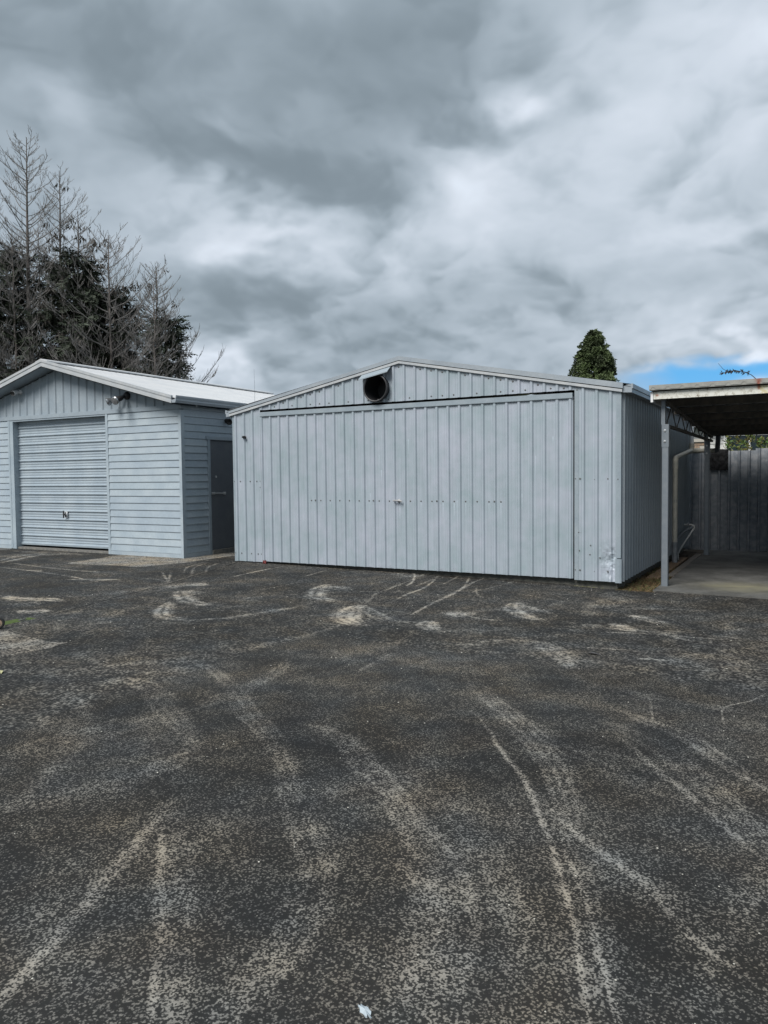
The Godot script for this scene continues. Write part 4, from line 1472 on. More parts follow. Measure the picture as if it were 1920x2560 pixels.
	obj("body", mb, M.black, sx)

# ------------------------------------------------------------------ carport
func post_prism(mb: MB, c: Vector3, hx: float, hz: float, y1: float, r := 0.008) -> void:
	var o := [Vector2(-hx, -hz + r), Vector2(-hx + r, -hz), Vector2(hx - r, -hz), Vector2(hx, -hz + r), Vector2(hx, hz - r), Vector2(hx - r, hz), Vector2(-hx + r, hz), Vector2(-hx, hz - r)]
	mb.prism(c, Vector3(1, 0, 0), Vector3(0, 0, -1), o, Vector3(0, y1 - c.y, 0))

func build_carport() -> void:
	var t := thing("carport", "dark open carport with steel posts, lattice truss and flaking white fascia", "carport", Vector3(-0.4, -0.093, -14.0))
	var off := -t.position
	var Y := Vector3(0, 1, 0)
	var X := Vector3(1, 0, 0)
	var xl := -2.03
	var xr := 3.72
	var zf := -11.2
	var zb := -17.0
	var under := func(z: float) -> float: return lerpf(2.60, 2.30, (zf - z) / (zf - zb))
	for px in [-1.855, 3.50]:
		for pz in [-11.42, -16.15]:
			var post := Node3D.new()
			post.name = part_name(t, "post")
			t.add_child(post)
			var yt: float = 2.19 if pz > -12.0 else 2.12
			var mb := MB.new()
			post_prism(mb, Vector3(px, -0.12, pz), 0.045, 0.045, yt - 0.28)
			put(obj("column", mb, M.galv, post), off)
			mb = MB.new()
			post_prism(mb, Vector3(px, yt - 0.32, pz), 0.0495, 0.0495, yt, 0.004)
			put(obj("sleeve", mb, M.galv, post), off)
			mb = MB.new()
			mb.box(Vector3(px - 0.055, yt - 0.005, pz - 0.045), Vector3(px - 0.003, under.call(pz) - 0.035, pz + 0.045))
			put(obj("upright_plate", mb, M.galv, post), off)
			mb = MB.new()
			for yy in [yt - 0.09, yt - 0.24]:
				mb.lathe(Vector3(px - 0.005, yy, pz + 0.049), Vector3(0, 0, 1), [Vector2(0.019, 0), Vector2(0.019, 0.004), Vector2(0.013, 0.005), Vector2(0.013, 0.014), Vector2(0, 0.015)], 6)
			put(stuff(obj("bolts", mb, M.steel, post)), off)
	# lattice trusses running back from the posts
	for px in [-1.855, 3.50]:
		var truss := Node3D.new()
		truss.name = part_name(t, "truss")
		t.add_child(truss)
		var a := Vector3(px, 2.175, -11.45)
		var b := Vector3(px, 2.145, -16.9)
		var mb := MB.new()
		for d in [-0.024, 0.004]:
			mb.prism(a + Vector3(d, 0, 0), X, Y, [Vector2(0, -0.02), Vector2(0.02, -0.02), Vector2(0.02, 0.02), Vector2(0, 0.02)], b - a)
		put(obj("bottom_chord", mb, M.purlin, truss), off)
		mb = MB.new()
		var ta := Vector3(px, 2.50, -11.45)
		var tb := Vector3(px, 2.225, -16.9)
		mb.prism(ta + Vector3(-0.024, 0, 0), X, Y, [Vector2(0, -0.02), Vector2(0.048, -0.02), Vector2(0.048, 0.02), Vector2(0, 0.02)], tb - ta)
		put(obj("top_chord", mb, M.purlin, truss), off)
		var n := 12
		for k in n:
			mb = MB.new()
			var p := a.lerp(b, float(k) / n)
			var q := ta.lerp(tb, float(k + 1) / n)
			if k % 2 == 1:
				p = ta.lerp(tb, float(k) / n)
				q = a.lerp(b, float(k + 1) / n)
			mb.tube([p, q], [0.009, 0.009], 6)
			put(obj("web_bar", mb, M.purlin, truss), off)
	# roof: sheets edge to edge above, purlins under them
	var slope := (2.30 - 2.60) / (zb - zf)
	var k := 0
	var x := xl
	while x < xr - 0.01:
		var x2 := minf(x + RIB * 4, xr)
		var mb := MB.new()
		var lo := Vector3(0, 2.66, zf + 0.06)
		var hi := Vector3(0, 2.66 + slope * (zb - zf - 0.06), zb)
		var dir := (hi - lo)
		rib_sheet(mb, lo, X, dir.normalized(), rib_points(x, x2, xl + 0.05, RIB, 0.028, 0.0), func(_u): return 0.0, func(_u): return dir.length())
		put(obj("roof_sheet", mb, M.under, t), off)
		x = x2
		k += 1
	for i in 7:
		var z := lerpf(zf - 0.10, zb + 0.05, i / 6.0)
		var y: float = under.call(z)
		var mb := MB.new()
		mb.box(Vector3(xl + 0.02, y - 0.045, z - 0.025), Vector3(xr - 0.02, y + 0.052, z + 0.025))
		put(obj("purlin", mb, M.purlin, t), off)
	for i in 8:       # unseen far side wall of ribbed steel, added to darken the carport
		var shade_wall := MB.new()
		var z0 := -17.0 + i * RIB * 4
		rib_sheet(shade_wall, Vector3(xr - 0.06, 0, 0), Vector3(0, 0, 1), Y, rib_points(z0, z0 + RIB * 4, -17.0, RIB, 0.028, 0.0), func(_u): return -0.12, func(u): return under.call(u) - 0.03)
		mb_flip(shade_wall)
		put(obj("side_sheet", shade_wall, M.fence, t), off)
	# fascia board with its grey metal cap
	var mb := MB.new()
	mb.uo = Vector2(-2.04, 2.52)
	mb.us = Vector2(3.34, 0.12)
	mb.box(Vector3(-1.985, 2.528, zf - 0.03), Vector3(xr, 2.632, zf))
	put(obj("fascia_board", mb, M.fascia, t), off)
	mb = MB.new()
	mb.box(Vector3(-2.022, 2.49, zf - 0.9), Vector3(-1.99, 2.636, zf + 0.003))
	put(obj("side_board", mb, M.white_frame, t), off)
	mb = MB.new()
	mb.uo = Vector2(-2.04, 2.63)
	mb.us = Vector2(3.34, 0.10)
	mb.box(Vector3(-2.035, 2.650, zf - 0.08), Vector3(xr + 0.01, 2.719, zf + 0.055))
	mb.box(Vector3(-2.035, 2.712, zf - 0.30), Vector3(xr + 0.01, 2.717, zf - 0.07))
	put(obj("roof_edge_cap", mb, M.fascia_cap, t), off)
	mb = MB.new()
	mb.prism(Vector3(0, 0, zb - 0.02), Vector3(0, 0, -1), Y, [Vector2(0, 2.26), Vector2(0.11, 2.26), Vector2(0.12, 2.36), Vector2(0.10, 2.36), Vector2(0.09, 2.28), Vector2(0.01, 2.28), Vector2(0.0, 2.36), Vector2(-0.01, 2.36)], Vector3(0.001, 0, 0))
	mb.box(Vector3(xl, 2.255, zb - 0.13), Vector3(xr, 2.345, zb - 0.005))
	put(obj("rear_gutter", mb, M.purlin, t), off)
	# dry weed growing out of the roof edge
	var tw := MB.new()
	var stem := [Vector3(0, 0, 0), Vector3(-0.06, 0.06, 0.01), Vector3(-0.14, 0.105, 0.0), Vector3(-0.24, 0.13, 0.01), Vector3(-0.34, 0.125, 0.0), Vector3(-0.43, 0.10, 0.01)]
	tw.tube(stem, [0.006, 0.005, 0.005, 0.004, 0.004, 0.003], 5)
	tw.tube([stem[4], Vector3(-0.40, 0.16, 0.02), Vector3(-0.46, 0.24, 0.03)], [0.003, 0.003, 0.002], 4)
	for i in 60:
		var f := 0.25 + 0.75 * rng.randf()
		var q := f * 5.0
		var i0 := mini(int(q), 4)
		var p: Vector3 = (stem[i0] as Vector3).lerp(stem[i0 + 1], q - i0)
		var d := Vector3(rng.randf_range(-1, 0.6), rng.randf_range(-0.8, 0.8), rng.randf_range(-0.8, 0.8)).normalized() * rng.randf_range(0.025, 0.055)
		tw.tube([p, p + d * 0.6, p + d], [0.003, 0.006, 0.001], 4)
	var wd := obj("dry_weed", tw, M.bark_dark)
	wd.position = Vector3(-0.70, 2.718, zf - 0.03)
	tag(wd, "dry arching weed sprouting from the carport's roof edge", "weed")

# ------------------------------------------------------------------ fence, house, bush
func build_fence() -> void:
	var t := thing("metal_fence", "dark grey ribbed steel fence closing the back of the carport", "fence", Vector3(-0.6, -0.1, -17.72))
	var off := -t.position
	var x := -2.62
	var i := 0
	while x < 3.9:
		var x2 := x + RIB * 4
		var mb := MB.new()
		var top := 1.955 + 0.028 * (x + 2.3) + (0.012 if i % 2 == 0 else -0.006)
		var low := -0.105 if i != 1 else -0.09
		rib_sheet(mb, Vector3(0, 0, -17.72), Vector3(1, 0, 0), Vector3(0, 1, 0), rib_points(x, x2, -2.55, RIB, 0.05, 0.0), func(_u): return low - 0.09, func(_u): return top)
		put(obj("fence_sheet", mb, M.fence, t), off)
		x = x2
		i += 1
	var mb := MB.new()
	for k in 10:
		for y in [1.72, 0.17]:
			screw_at(mb, Vector3(-2.36 + k * RIB * 2, y, -17.717), Vector3(0, 0, 1), 0.011)
	put(stuff(obj("screws", mb, M.screw, t)), off)
	mb = MB.new()
	mb.box(Vector3(-2.6, 1.62, -17.80), Vector3(3.9, 1.69, -17.735))
	put(obj("rail", mb, M.timber_grey, t), off)
	mb = MB.new()
	mb.box(Vector3(-2.6, 0.15, -17.80), Vector3(3.9, 0.22, -17.735))
	put(obj("rail", mb, M.timber_grey, t), off)
	# black cloth over the fence
	mb = MB.new()
	var n := noise(9.0, 55, 3)
	var nx := 14
	var ny := 18
	var grid := {}
	for a in nx + 1:
		for b in ny + 1:
			var u := float(a) / nx
			var v := float(b) / ny
			var px := -1.985 + 0.36 * u + 0.012 * n.get_noise_2d(v * 0.4, 3.0)
			var py := 2.005 - 0.44 * v - 0.014 * u - (0.02 * n.get_noise_2d(u, 7.0) if b == ny else 0.0)
			grid[Vector2i(a, b)] = Vector3(px, py, -17.655 + 0.035 * n.get_noise_2d(u * 0.5, v * 0.3) + 0.012 * sin(u * 17.0))
	for a in nx:
		for b in ny:
			mb.quad(grid[Vector2i(a, b + 1)], grid[Vector2i(a + 1, b + 1)], grid[Vector2i(a + 1, b)], grid[Vector2i(a, b)])
	for a in nx:
		var p: Vector3 = grid[Vector2i(a, 0)]
		var q: Vector3 = grid[Vector2i(a + 1, 0)]
		var bk := Vector3(0, 0.006, -0.11)
		mb.quad(p, q, q + bk, p + bk)
		mb.quad(q + bk, p + bk, p + bk - Vector3(0, 0.3, 0), q + bk - Vector3(0, 0.3, 0))
	var cl := obj("black_cloth", mb, M.black_cloth)
	tag(cl, "black cloth hung over the top of the dark metal fence", "cloth")

func build_background_house() -> void:
	var t := thing("house", "white weatherboard house beyond the fence with one dark window", "house", Vector3(-0.5, -0.32, -29.0))
	var off := -t.position
	var zf := -26.4
	var mb := MB.new()
	mb.box(Vector3(-5.4, -0.32, -32.0), Vector3(5.0, 3.0, zf - 0.03))
	put(obj("wall", mb, M.house_wall, t), off)
	for r in 14:
		var y := 0.55 + r * 0.17
		mb = MB.new()
		mb.prism(Vector3(-5.4, y, zf - 0.03), Vector3(0, 0, 1), Vector3(0, 1, 0), [Vector2(0, 0), Vector2(0.032, 0), Vector2(0.008, 0.169), Vector2(0, 0.169)], Vector3(10.4, 0, 0))
		put(obj("weatherboard", mb, M.house_wall, t), off)
	var win := Node3D.new()
	win.name = "window"
	t.add_child(win)
	mb = MB.new()
	for q in [[-2.55, 1.70, -2.46, 2.74], [-1.16, 1.70, -1.07, 2.74], [-2.46, 2.65, -1.16, 2.74], [-2.46, 1.70, -1.16, 1.79], [-1.84, 1.79, -1.78, 2.65]]:
		mb.box(Vector3(q[0], q[1], zf - 0.02), Vector3(q[2], q[3], zf + 0.045))
	put(obj("frame", mb, M.white_frame, win), off)
	mb = MB.new()
	mb.box(Vector3(-2.46, 1.79, zf - 0.02), Vector3(-1.16, 2.65, zf + 0.012))
	put(obj("pane", mb, M.glass_dark, win), off)
	mb = MB.new()
	mb.prism(Vector3(-5.8, 0, 0), Vector3(0, 0, -1), Vector3(0, 1, 0), [Vector2(26.0, 2.95), Vector2(32.4, 2.95), Vector2(32.4, 3.05), Vector2(29.2, 3.75), Vector2(26.0, 3.05)], Vector3(11.2, 0, 0))
	put(obj("roof", mb, M.house_roof, t), off)
	# brick pillar seen through the truss
	var bp := thing("brick_pillar", "tan brick pillar with flat cap behind the shed's rear corner", "pillar", Vector3(-2.86, -0.32, -22.6))
	mb = MB.new()
	mb.box(Vector3(-0.24, 0, -0.24), Vector3(0.24, 2.66, 0.24))
	obj("mortar_core", mb, M.mortar, bp)
	var br := MB.new()
	br.box(Vector3(0.004, 0.004, 0), Vector3(0.226, 0.072, 0.012))
	var bm := br.mesh()
	for r in 33:
		for c in 3:
			var x0 := -0.243 + c * 0.23 - (0.115 if r % 2 == 1 else 0.0)
			if x0 < -0.25 or x0 > 0.1:
				continue
			for face in 2:
				var o := obj("brick", bm, M.brick_a if rng.randf() < 0.6 else M.brick_b, bp)
				if face == 0:
					o.position = Vector3(x0, r * 0.08, 0.24)
				else:
					o.position = Vector3(0.24, r * 0.08, -x0)
					o.rotation.y = PI / 2
	mb = MB.new()
	mb.box(Vector3(-0.29, 2.66, -0.29), Vector3(0.29, 2.74, 0.29))
	obj("cap", mb, M.mortar, bp)
	# bush with pale canes
	var bush := thing("bush", "yellow-green bush with pale bare canes above the dark fence", "bush", Vector3(-0.9, -0.32, -20.2))
	mb = MB.new()
	for k in 70:
		var b := Vector3(rng.randf_range(-1.2, 1.6), 0, rng.randf_range(-0.6, 0.6))
		var d := Vector3(rng.randf_range(-0.9, 0.9), 1.0, rng.randf_range(-0.4, 0.6))
		var ln := rng.randf_range(2.2, 3.0)
		var m := b + d * ln * 0.5
		var e := m + Vector3(d.x * 1.5, 0.75, d.z) * ln * 0.45
		mb.tube([b, m, e], [0.018, 0.013, 0.006], 4)
	obj("canes", mb, mat(0.42, 0.40, 0.32, 0.8), bush)
	var lv := MultiMeshInstance3D.new()
	lv.name = "foliage"
	lv.multimesh = leaf_multimesh(leaf_tuft(9, 0.10, 0.035, 0.9), 620, func(i):
		var p := Vector3(rng.randf_range(-1.0, 1.9), rng.randf_range(1.4, 2.95), rng.randf_range(-0.7, 0.8))
		return [Transform3D(Basis(Vector3(0, 1, 0), rng.randf() * TAU) * Basis(Vector3(1, 0, 0), rng.randf_range(-0.9, 0.9)), p), Color(rng.randf_range(0.05, 0.12), rng.randf_range(0.075, 0.13), 0.02)])
	lv.material_override = M.leaf
	bush.add_child(lv)
	stuff(lv)

# ------------------------------------------------------------------ plants
func leaf_tuft(count: int, length: float, width: float, spread: float) -> ArrayMesh:
	var mb := MB.new()
	for k in count:
		var d := Vector3(rng.randf_range(-1, 1) * spread, rng.randf_range(0.2, 1.0), rng.randf_range(-1, 1) * spread).normalized()
		var s := d.cross(Vector3(rng.randf_range(-1, 1), rng.randf_range(-1, 1), rng.randf_range(-1, 1))).normalized()
		var o := Vector3(rng.randf_range(-1, 1), rng.randf_range(-0.5, 0.5), rng.randf_range(-1, 1)) * length * 0.5
		var l := length * rng.randf_range(0.6, 1.2)
		var m := o + d * l * 0.5
		mb.quad(o, m + s * width * 0.5, o + d * l, m - s * width * 0.5)
	return mb.mesh()

func leaf_multimesh(mesh: Mesh, count: int, place: Callable) -> MultiMesh:
	var mm := MultiMesh.new()
	mm.transform_format = MultiMesh.TRANSFORM_3D
	mm.use_colors = true
	mm.mesh = mesh
	mm.instance_count = count
	for i in count:
		var r: Array = place.call(i)
		mm.set_instance_transform(i, r[0])
		mm.set_instance_color(i, r[1])
	return mm

# one upcurving bough with its twigs
func bough(mb: MB, o: Vector3, dir: Vector3, length: float, r0: float, rise: float, twig: float) -> Array:
	var pts := [o]
	var rad := [r0]
	var p := o
	var flat := Vector3(dir.x, 0, dir.z).normalized()
	var el := asin(clampf(dir.normalized().y, -1, 1))
	var n := 6 if length < 2.0 else 8
	var yaw := rng.randf_range(-0.25, 0.25)
	for k in n:
		var f := float(k + 1) / n
		el = lerpf(el, rise, 0.19) + rng.randf_range(-0.06, 0.06)
		flat = flat.rotated(Vector3.UP, yaw / n + rng.randf_range(-0.07, 0.07))
		p += (flat * cos(el) + Vector3.UP * sin(el)) * length / n
		pts.append(p)
		rad.append(lerpf(r0, 0.005, pow(f, 0.8)))
	mb.tube(pts, rad, 4)
	var nt := int(length * twig)
	for k in nt:
		var f := rng.randf_range(0.15, 1.0) * n
		var i := mini(int(f), n - 1)
		var a: Vector3 = (pts[i] as Vector3).lerp(pts[i + 1], f - i)
		var d: Vector3 = ((pts[i + 1] as Vector3) - (pts[i] as Vector3)).normalized()
		var s := d.cross(Vector3.UP).normalized() * (1.0 if k % 2 == 0 else -1.0)
		var tl := rng.randf_range(0.35, 0.95) * clampf(length * 0.45, 0.5, 1.3) * (1.0 - 0.45 * f / n)
		var d1 := (d * 0.9 + s * rng.randf_range(0.4, 0.8) + Vector3.UP * rng.randf_range(-0.35, 0.25)).normalized()
		var d2 := (d1 + Vector3.UP * rng.randf_range(0.4, 1.0)).normalized()
		var m := a + d1 * tl * 0.5
		var e := m + d2 * tl * 0.5
		mb.tube([a, m, e], [0.007, 0.005, 0.0035], 3)
		for q in 2:
			var b := a.lerp(m, 0.7) if q == 0 else m.lerp(e, 0.3)
			var dd := (d2 + Vector3(rng.randf_range(-0.8, 0.8), rng.randf_range(-0.1, 0.8), rng.randf_range(-0.8, 0.8))).normalized()
			mb.tube([b, b + dd * tl * rng.randf_range(0.25, 0.5)], [0.006, 0.003], 3)
	return pts

func bare_tree(at: Vector3, height: float, reach: float, boughs: int, label: String, low := 0.12, leaders := 0, tufts := 0) -> void:
	var t := thing("bare_conifer", label, "tree", at, "dying conifers behind the garage")
	var trunk := MB.new()
	var crown := MB.new()
	var tips := []
	var stems := [[Vector3.ZERO, height, reach, boughs, 0.0105 * height + 0.02]]
	for k in leaders:
		var a := rng.randf() * TAU
		stems.append([Vector3(cos(a), 0, sin(a)) * rng.randf_range(0.5, 1.1) + Vector3(0, height * rng.randf_range(0.15, 0.35), 0), height * rng.randf_range(0.72, 0.95), reach * 0.55, int(boughs * 0.45), 0.06])
	for s in stems:
		var b: Vector3 = s[0]
		var top: float = s[1]
		var pts := []
		var rad := []
		var lean := Vector3(rng.randf_range(-0.02, 0.02), 0, rng.randf_range(-0.02, 0.02))
		for k in 11:
			var f := k / 10.0
			pts.append(Vector3(b.x, lerpf(b.y, top, f), b.z) + lean * top * f + Vector3(rng.randf_range(-0.03, 0.03), 0, rng.randf_range(-0.03, 0.03)) * (1.0 if k > 0 and k < 10 else 0.0))
			rad.append(lerpf(s[4], 0.012, pow(f, 0.85)))
		trunk.tube(pts, rad, 7)
		if b.length() > 0.1:
			trunk.tube([Vector3(0, b.y - 0.6, 0), Vector3(b.x * 0.6, b.y - 0.25, b.z * 0.6), b], [0.07, 0.065, 0.06], 6)
		var n: int = s[3]
		for k in n:
			var f := lerpf(low if b.y == 0.0 else 0.08, 0.985, pow((k + rng.randf()) / n, 0.85))
			var y := lerpf(b.y, top, f)
			var i := mini(int(f * 10.0), 9)
			var o: Vector3 = (pts[i] as Vector3).lerp(pts[i + 1], f * 10.0 - i)
			o.y = y
			var a := k * 2.399 + rng.randf_range(-0.5, 0.5)
			var ln: float = s[2] * (pow(1.0 - f, 0.6) + 0.07) * rng.randf_range(0.55, 1.15)
			var e0 := lerpf(-0.30, 0.45, f) + rng.randf_range(-0.18, 0.18)
			var path := bough(crown, o, Vector3(cos(a) * cos(e0), sin(e0), sin(a) * cos(e0)), ln, clampf(0.0085 * ln + 0.006, 0.008, 0.03), rng.randf_range(0.95, 1.35), 7.5)
			tips.append(path)
	obj("trunk", trunk, M.bark_grey, t)
	obj("crown", crown, M.twig, t)
	if tufts > 0:
		var mm := MultiMeshInstance3D.new()
		mm.name = "withered_foliage"
		mm.multimesh = leaf_multimesh(leaf_tuft(8, 0.26, 0.05, 0.35), tufts, func(_i):
			var path: Array = tips[rng.randi() % maxi(1, int(tips.size() * 0.8))]
			var p: Vector3 = path[rng.randi_range(path.size() / 2, path.size() - 1)]
			p += Vector3(rng.randf_range(-0.1, 0.1), -0.12, rng.randf_range(-0.1, 0.1))
			return [Transform3D(Basis(Vector3(1, 0, 0), PI + rng.randf_range(-0.3, 0.3)) * Basis(Vector3.UP, rng.randf() * TAU), p), Color(0.035, 0.030, 0.024)])
		mm.material_override = M.leaf
		t.add_child(mm)
		stuff(mm)

func spray_mesh() -> ArrayMesh:      # flat drooping spray of a cypress
	var mb := MB.new()
	for k in 16:
		var f := k / 15.0
		var s := 1.0 if k % 2 == 0 else -1.0
		var o := Vector3(0, -0.10 * f * f, 0.62 * f)
		var d := Vector3(s * rng.randf_range(0.5, 0.9), rng.randf_range(-0.55, 0.05), rng.randf_range(0.35, 0.8)).normalized()
		var l := rng.randf_range(0.16, 0.34) * (1.15 - f * 0.7)
		var w := d.cross(Vector3(rng.randf_range(-0.5, 0.5), 1, rng.randf_range(-0.5, 0.5))).normalized() * 0.028
		var m := o + d * l * 0.55
		mb.quad(o, m + w, o + d * l, m - w)
	return mb.mesh()

func dark_tree(at: Vector3, height: float, reach: float, sprays: int, label: String, spray: Mesh, low := 0.05) -> void:
	var t := thing("dark_conifer", label, "tree", at, "dark conifers behind the garage")
	var trunk := MB.new()
	trunk.tube([Vector3.ZERO, Vector3(0.05, height * 0.5, 0), Vector3(0, height, 0.03)], [0.02 * height, 0.013 * height, 0.015], 8)
	var limbs := MB.new()
	var paths := []
	var n := int(26 + reach * 16)
	for k in n:
		var f := lerpf(low, 0.97, (k + rng.randf()) / n)
		var a := k * 2.399 + rng.randf_range(-0.4, 0.4)
		var ln := reach * (pow(1.0 - f, 0.7) + 0.12) * rng.randf_range(0.45, 1.2)
		var e0 := rng.randf_range(-0.1, 0.35)
		paths.append(bough(limbs, Vector3(0, f * height, 0), Vector3(cos(a) * cos(e0), sin(e0), sin(a) * cos(e0)), ln, 0.02 + 0.008 * ln, rng.randf_range(0.3, 0.9), 2.0))
	obj("trunk", trunk, M.bark_dark, t)
	obj("limbs", limbs, M.bark_dark, t)
	var mm := MultiMeshInstance3D.new()
	mm.name = "crown"
	mm.multimesh = leaf_multimesh(spray, sprays, func(_i):
		var path: Array = paths[rng.randi() % paths.size()]
		var k := rng.randi_range(1, path.size() - 2)
		var p: Vector3 = (path[k] as Vector3).lerp(path[k + 1], rng.randf())
		var dir: Vector3 = (path[k + 1] as Vector3) - (path[k] as Vector3)
		var yaw := atan2(dir.x, dir.z) + rng.randf_range(-1.2, 1.2)
		var b := Basis(Vector3.UP, yaw) * Basis(Vector3(1, 0, 0), rng.randf_range(-0.5, 0.7)) * Basis(Vector3(0, 0, 1), rng.randf_range(-0.6, 0.6))
		var s := rng.randf_range(0.7, 1.35)
		var g := rng.randf_range(0.7, 1.4)
		return [Transform3D(b.scaled(Vector3.ONE * s), p), Color(0.032 * g, 0.042 * g, 0.026 * g)])
	mm.material_override = M.leaf
	t.add_child(mm)
	stuff(mm)

func build_trees() -> void:
	bare_tree(Vector3(-24.51, -0.32, -17.87), 13.8, 4.2, 105, "tallest bare grey conifer, its straight trunk rising at the photo's left", 0.16, 1, 0)
	bare_tree(Vector3(-25.6, -0.32, -17.4), 12.5, 3.3, 66, "bare grey conifer at the left edge beside the tallest one", 0.16)
	bare_tree(Vector3(-24.2, -0.32, -19.0), 13.1, 3.3, 66, "bare conifer just right of the tallest trunk, slightly shorter", 0.2, 1, 26)
	bare_tree(Vector3(-22.9, -0.32, -18.7), 11.3, 3.5, 66, "bare conifer with withered brown tufts on its upper twigs", 0.14, 2, 110)
	bare_tree(Vector3(-21.4, -0.32, -18.8), 10.2, 3.8, 84, "bare forking conifer behind the garage ridge, middle of the row", 0.14, 2, 40)
	bare_tree(Vector3(-20.3, -0.32, -19.7), 9.2, 3.6, 95, "rightmost bare conifer with long upswept boughs over the white roof", 0.14, 1, 12)
	var spray := spray_mesh()
	dark_tree(Vector3(-25.7, -0.32, -17.7), 10.3, 3.2, 2800, "dark green conifer behind the tallest bare trunk", spray)
	dark_tree(Vector3(-23.3, -0.32, -19.0), 9.9, 3.0, 2600, "dark green conifer showing between the bare trees, middle of three", spray)
	dark_tree(Vector3(-22.3, -0.32, -19.4), 8.8, 2.7, 2000, "lower dark green conifer behind the garage ridge", spray)
	dark_tree(Vector3(-20.0, -0.32, -20.1), 7.7, 1.0, 480, "slim dark conifer at the right end of the bare trees", spray, 0.5)
	cone_tree()

func cone_tree() -> void:
	var t := thing("cone_conifer", "dense green cone-shaped conifer behind the metal shed", "tree", Vector3(-7.1, -0.32, -28.4))
	var h := 7.0
	var trunk := MB.new()
	trunk.tube([Vector3.ZERO, Vector3(0.03, h * 0.5, 0), Vector3(0, h * 0.95, 0)], [0.17, 0.11, 0.02], 8)
	var limbs := MB.new()
	var mm := MultiMeshInstance3D.new()
	mm.name = "crown"
	var lumps := []
	for k in 190:
		var f := lerpf(0.12, 1.0, (k + rng.randf()) / 190.0)
		var a := k * 2.399 + rng.randf_range(-0.3, 0.3)
		var r := 1.80 * pow(1.0 - f, 0.70) * rng.randf_range(0.70, 1.10) * smoothstep(0.0, 0.3, f + 0.12) * 1.12
		var c := Vector3(cos(a) * r, f * h - 0.15, sin(a) * r)
		lumps.append([c, rng.randf_range(0.16, 0.30) * (1.1 - 0.45 * f), rng.randf_range(0.5, 1.5), a])
		limbs.tube([Vector3(0, c.y - r * 0.6, 0), c], [0.025, 0.008], 4)
	obj("trunk", trunk, M.bark_dark, t)
	obj("limbs", limbs, M.bark_dark, t)
	var tuft := leaf_tuft(14, 0.13, 0.045, 0.7)
	mm.multimesh = leaf_multimesh(tuft, 190 * 34, func(i):
		var l: Array = lumps[i / 34]
		var d := Vector3(rng.randfn(0, 0.6), rng.randfn(0.2, 0.7), rng.randfn(0, 0.6))
		if d.length() > 1.25:
			d = d.normalized() * 1.25
		var p: Vector3 = (l[0] as Vector3) + d * (l[1] as float)
		var outw := Vector3(cos(l[3]), 0.9, sin(l[3]))
		var b := Basis(Vector3(outw.z, 0, -outw.x).normalized(), 0.7) * Basis(Vector3.UP, rng.randf() * TAU)
		var g: float = l[2] * rng.randf_range(0.75, 1.3)
		return [Transform3D(b, p), Color(0.052 * g, 0.075 * g, 0.026 * g)])
	mm.material_override = M.leaf
	t.add_child(mm)
	stuff(mm)

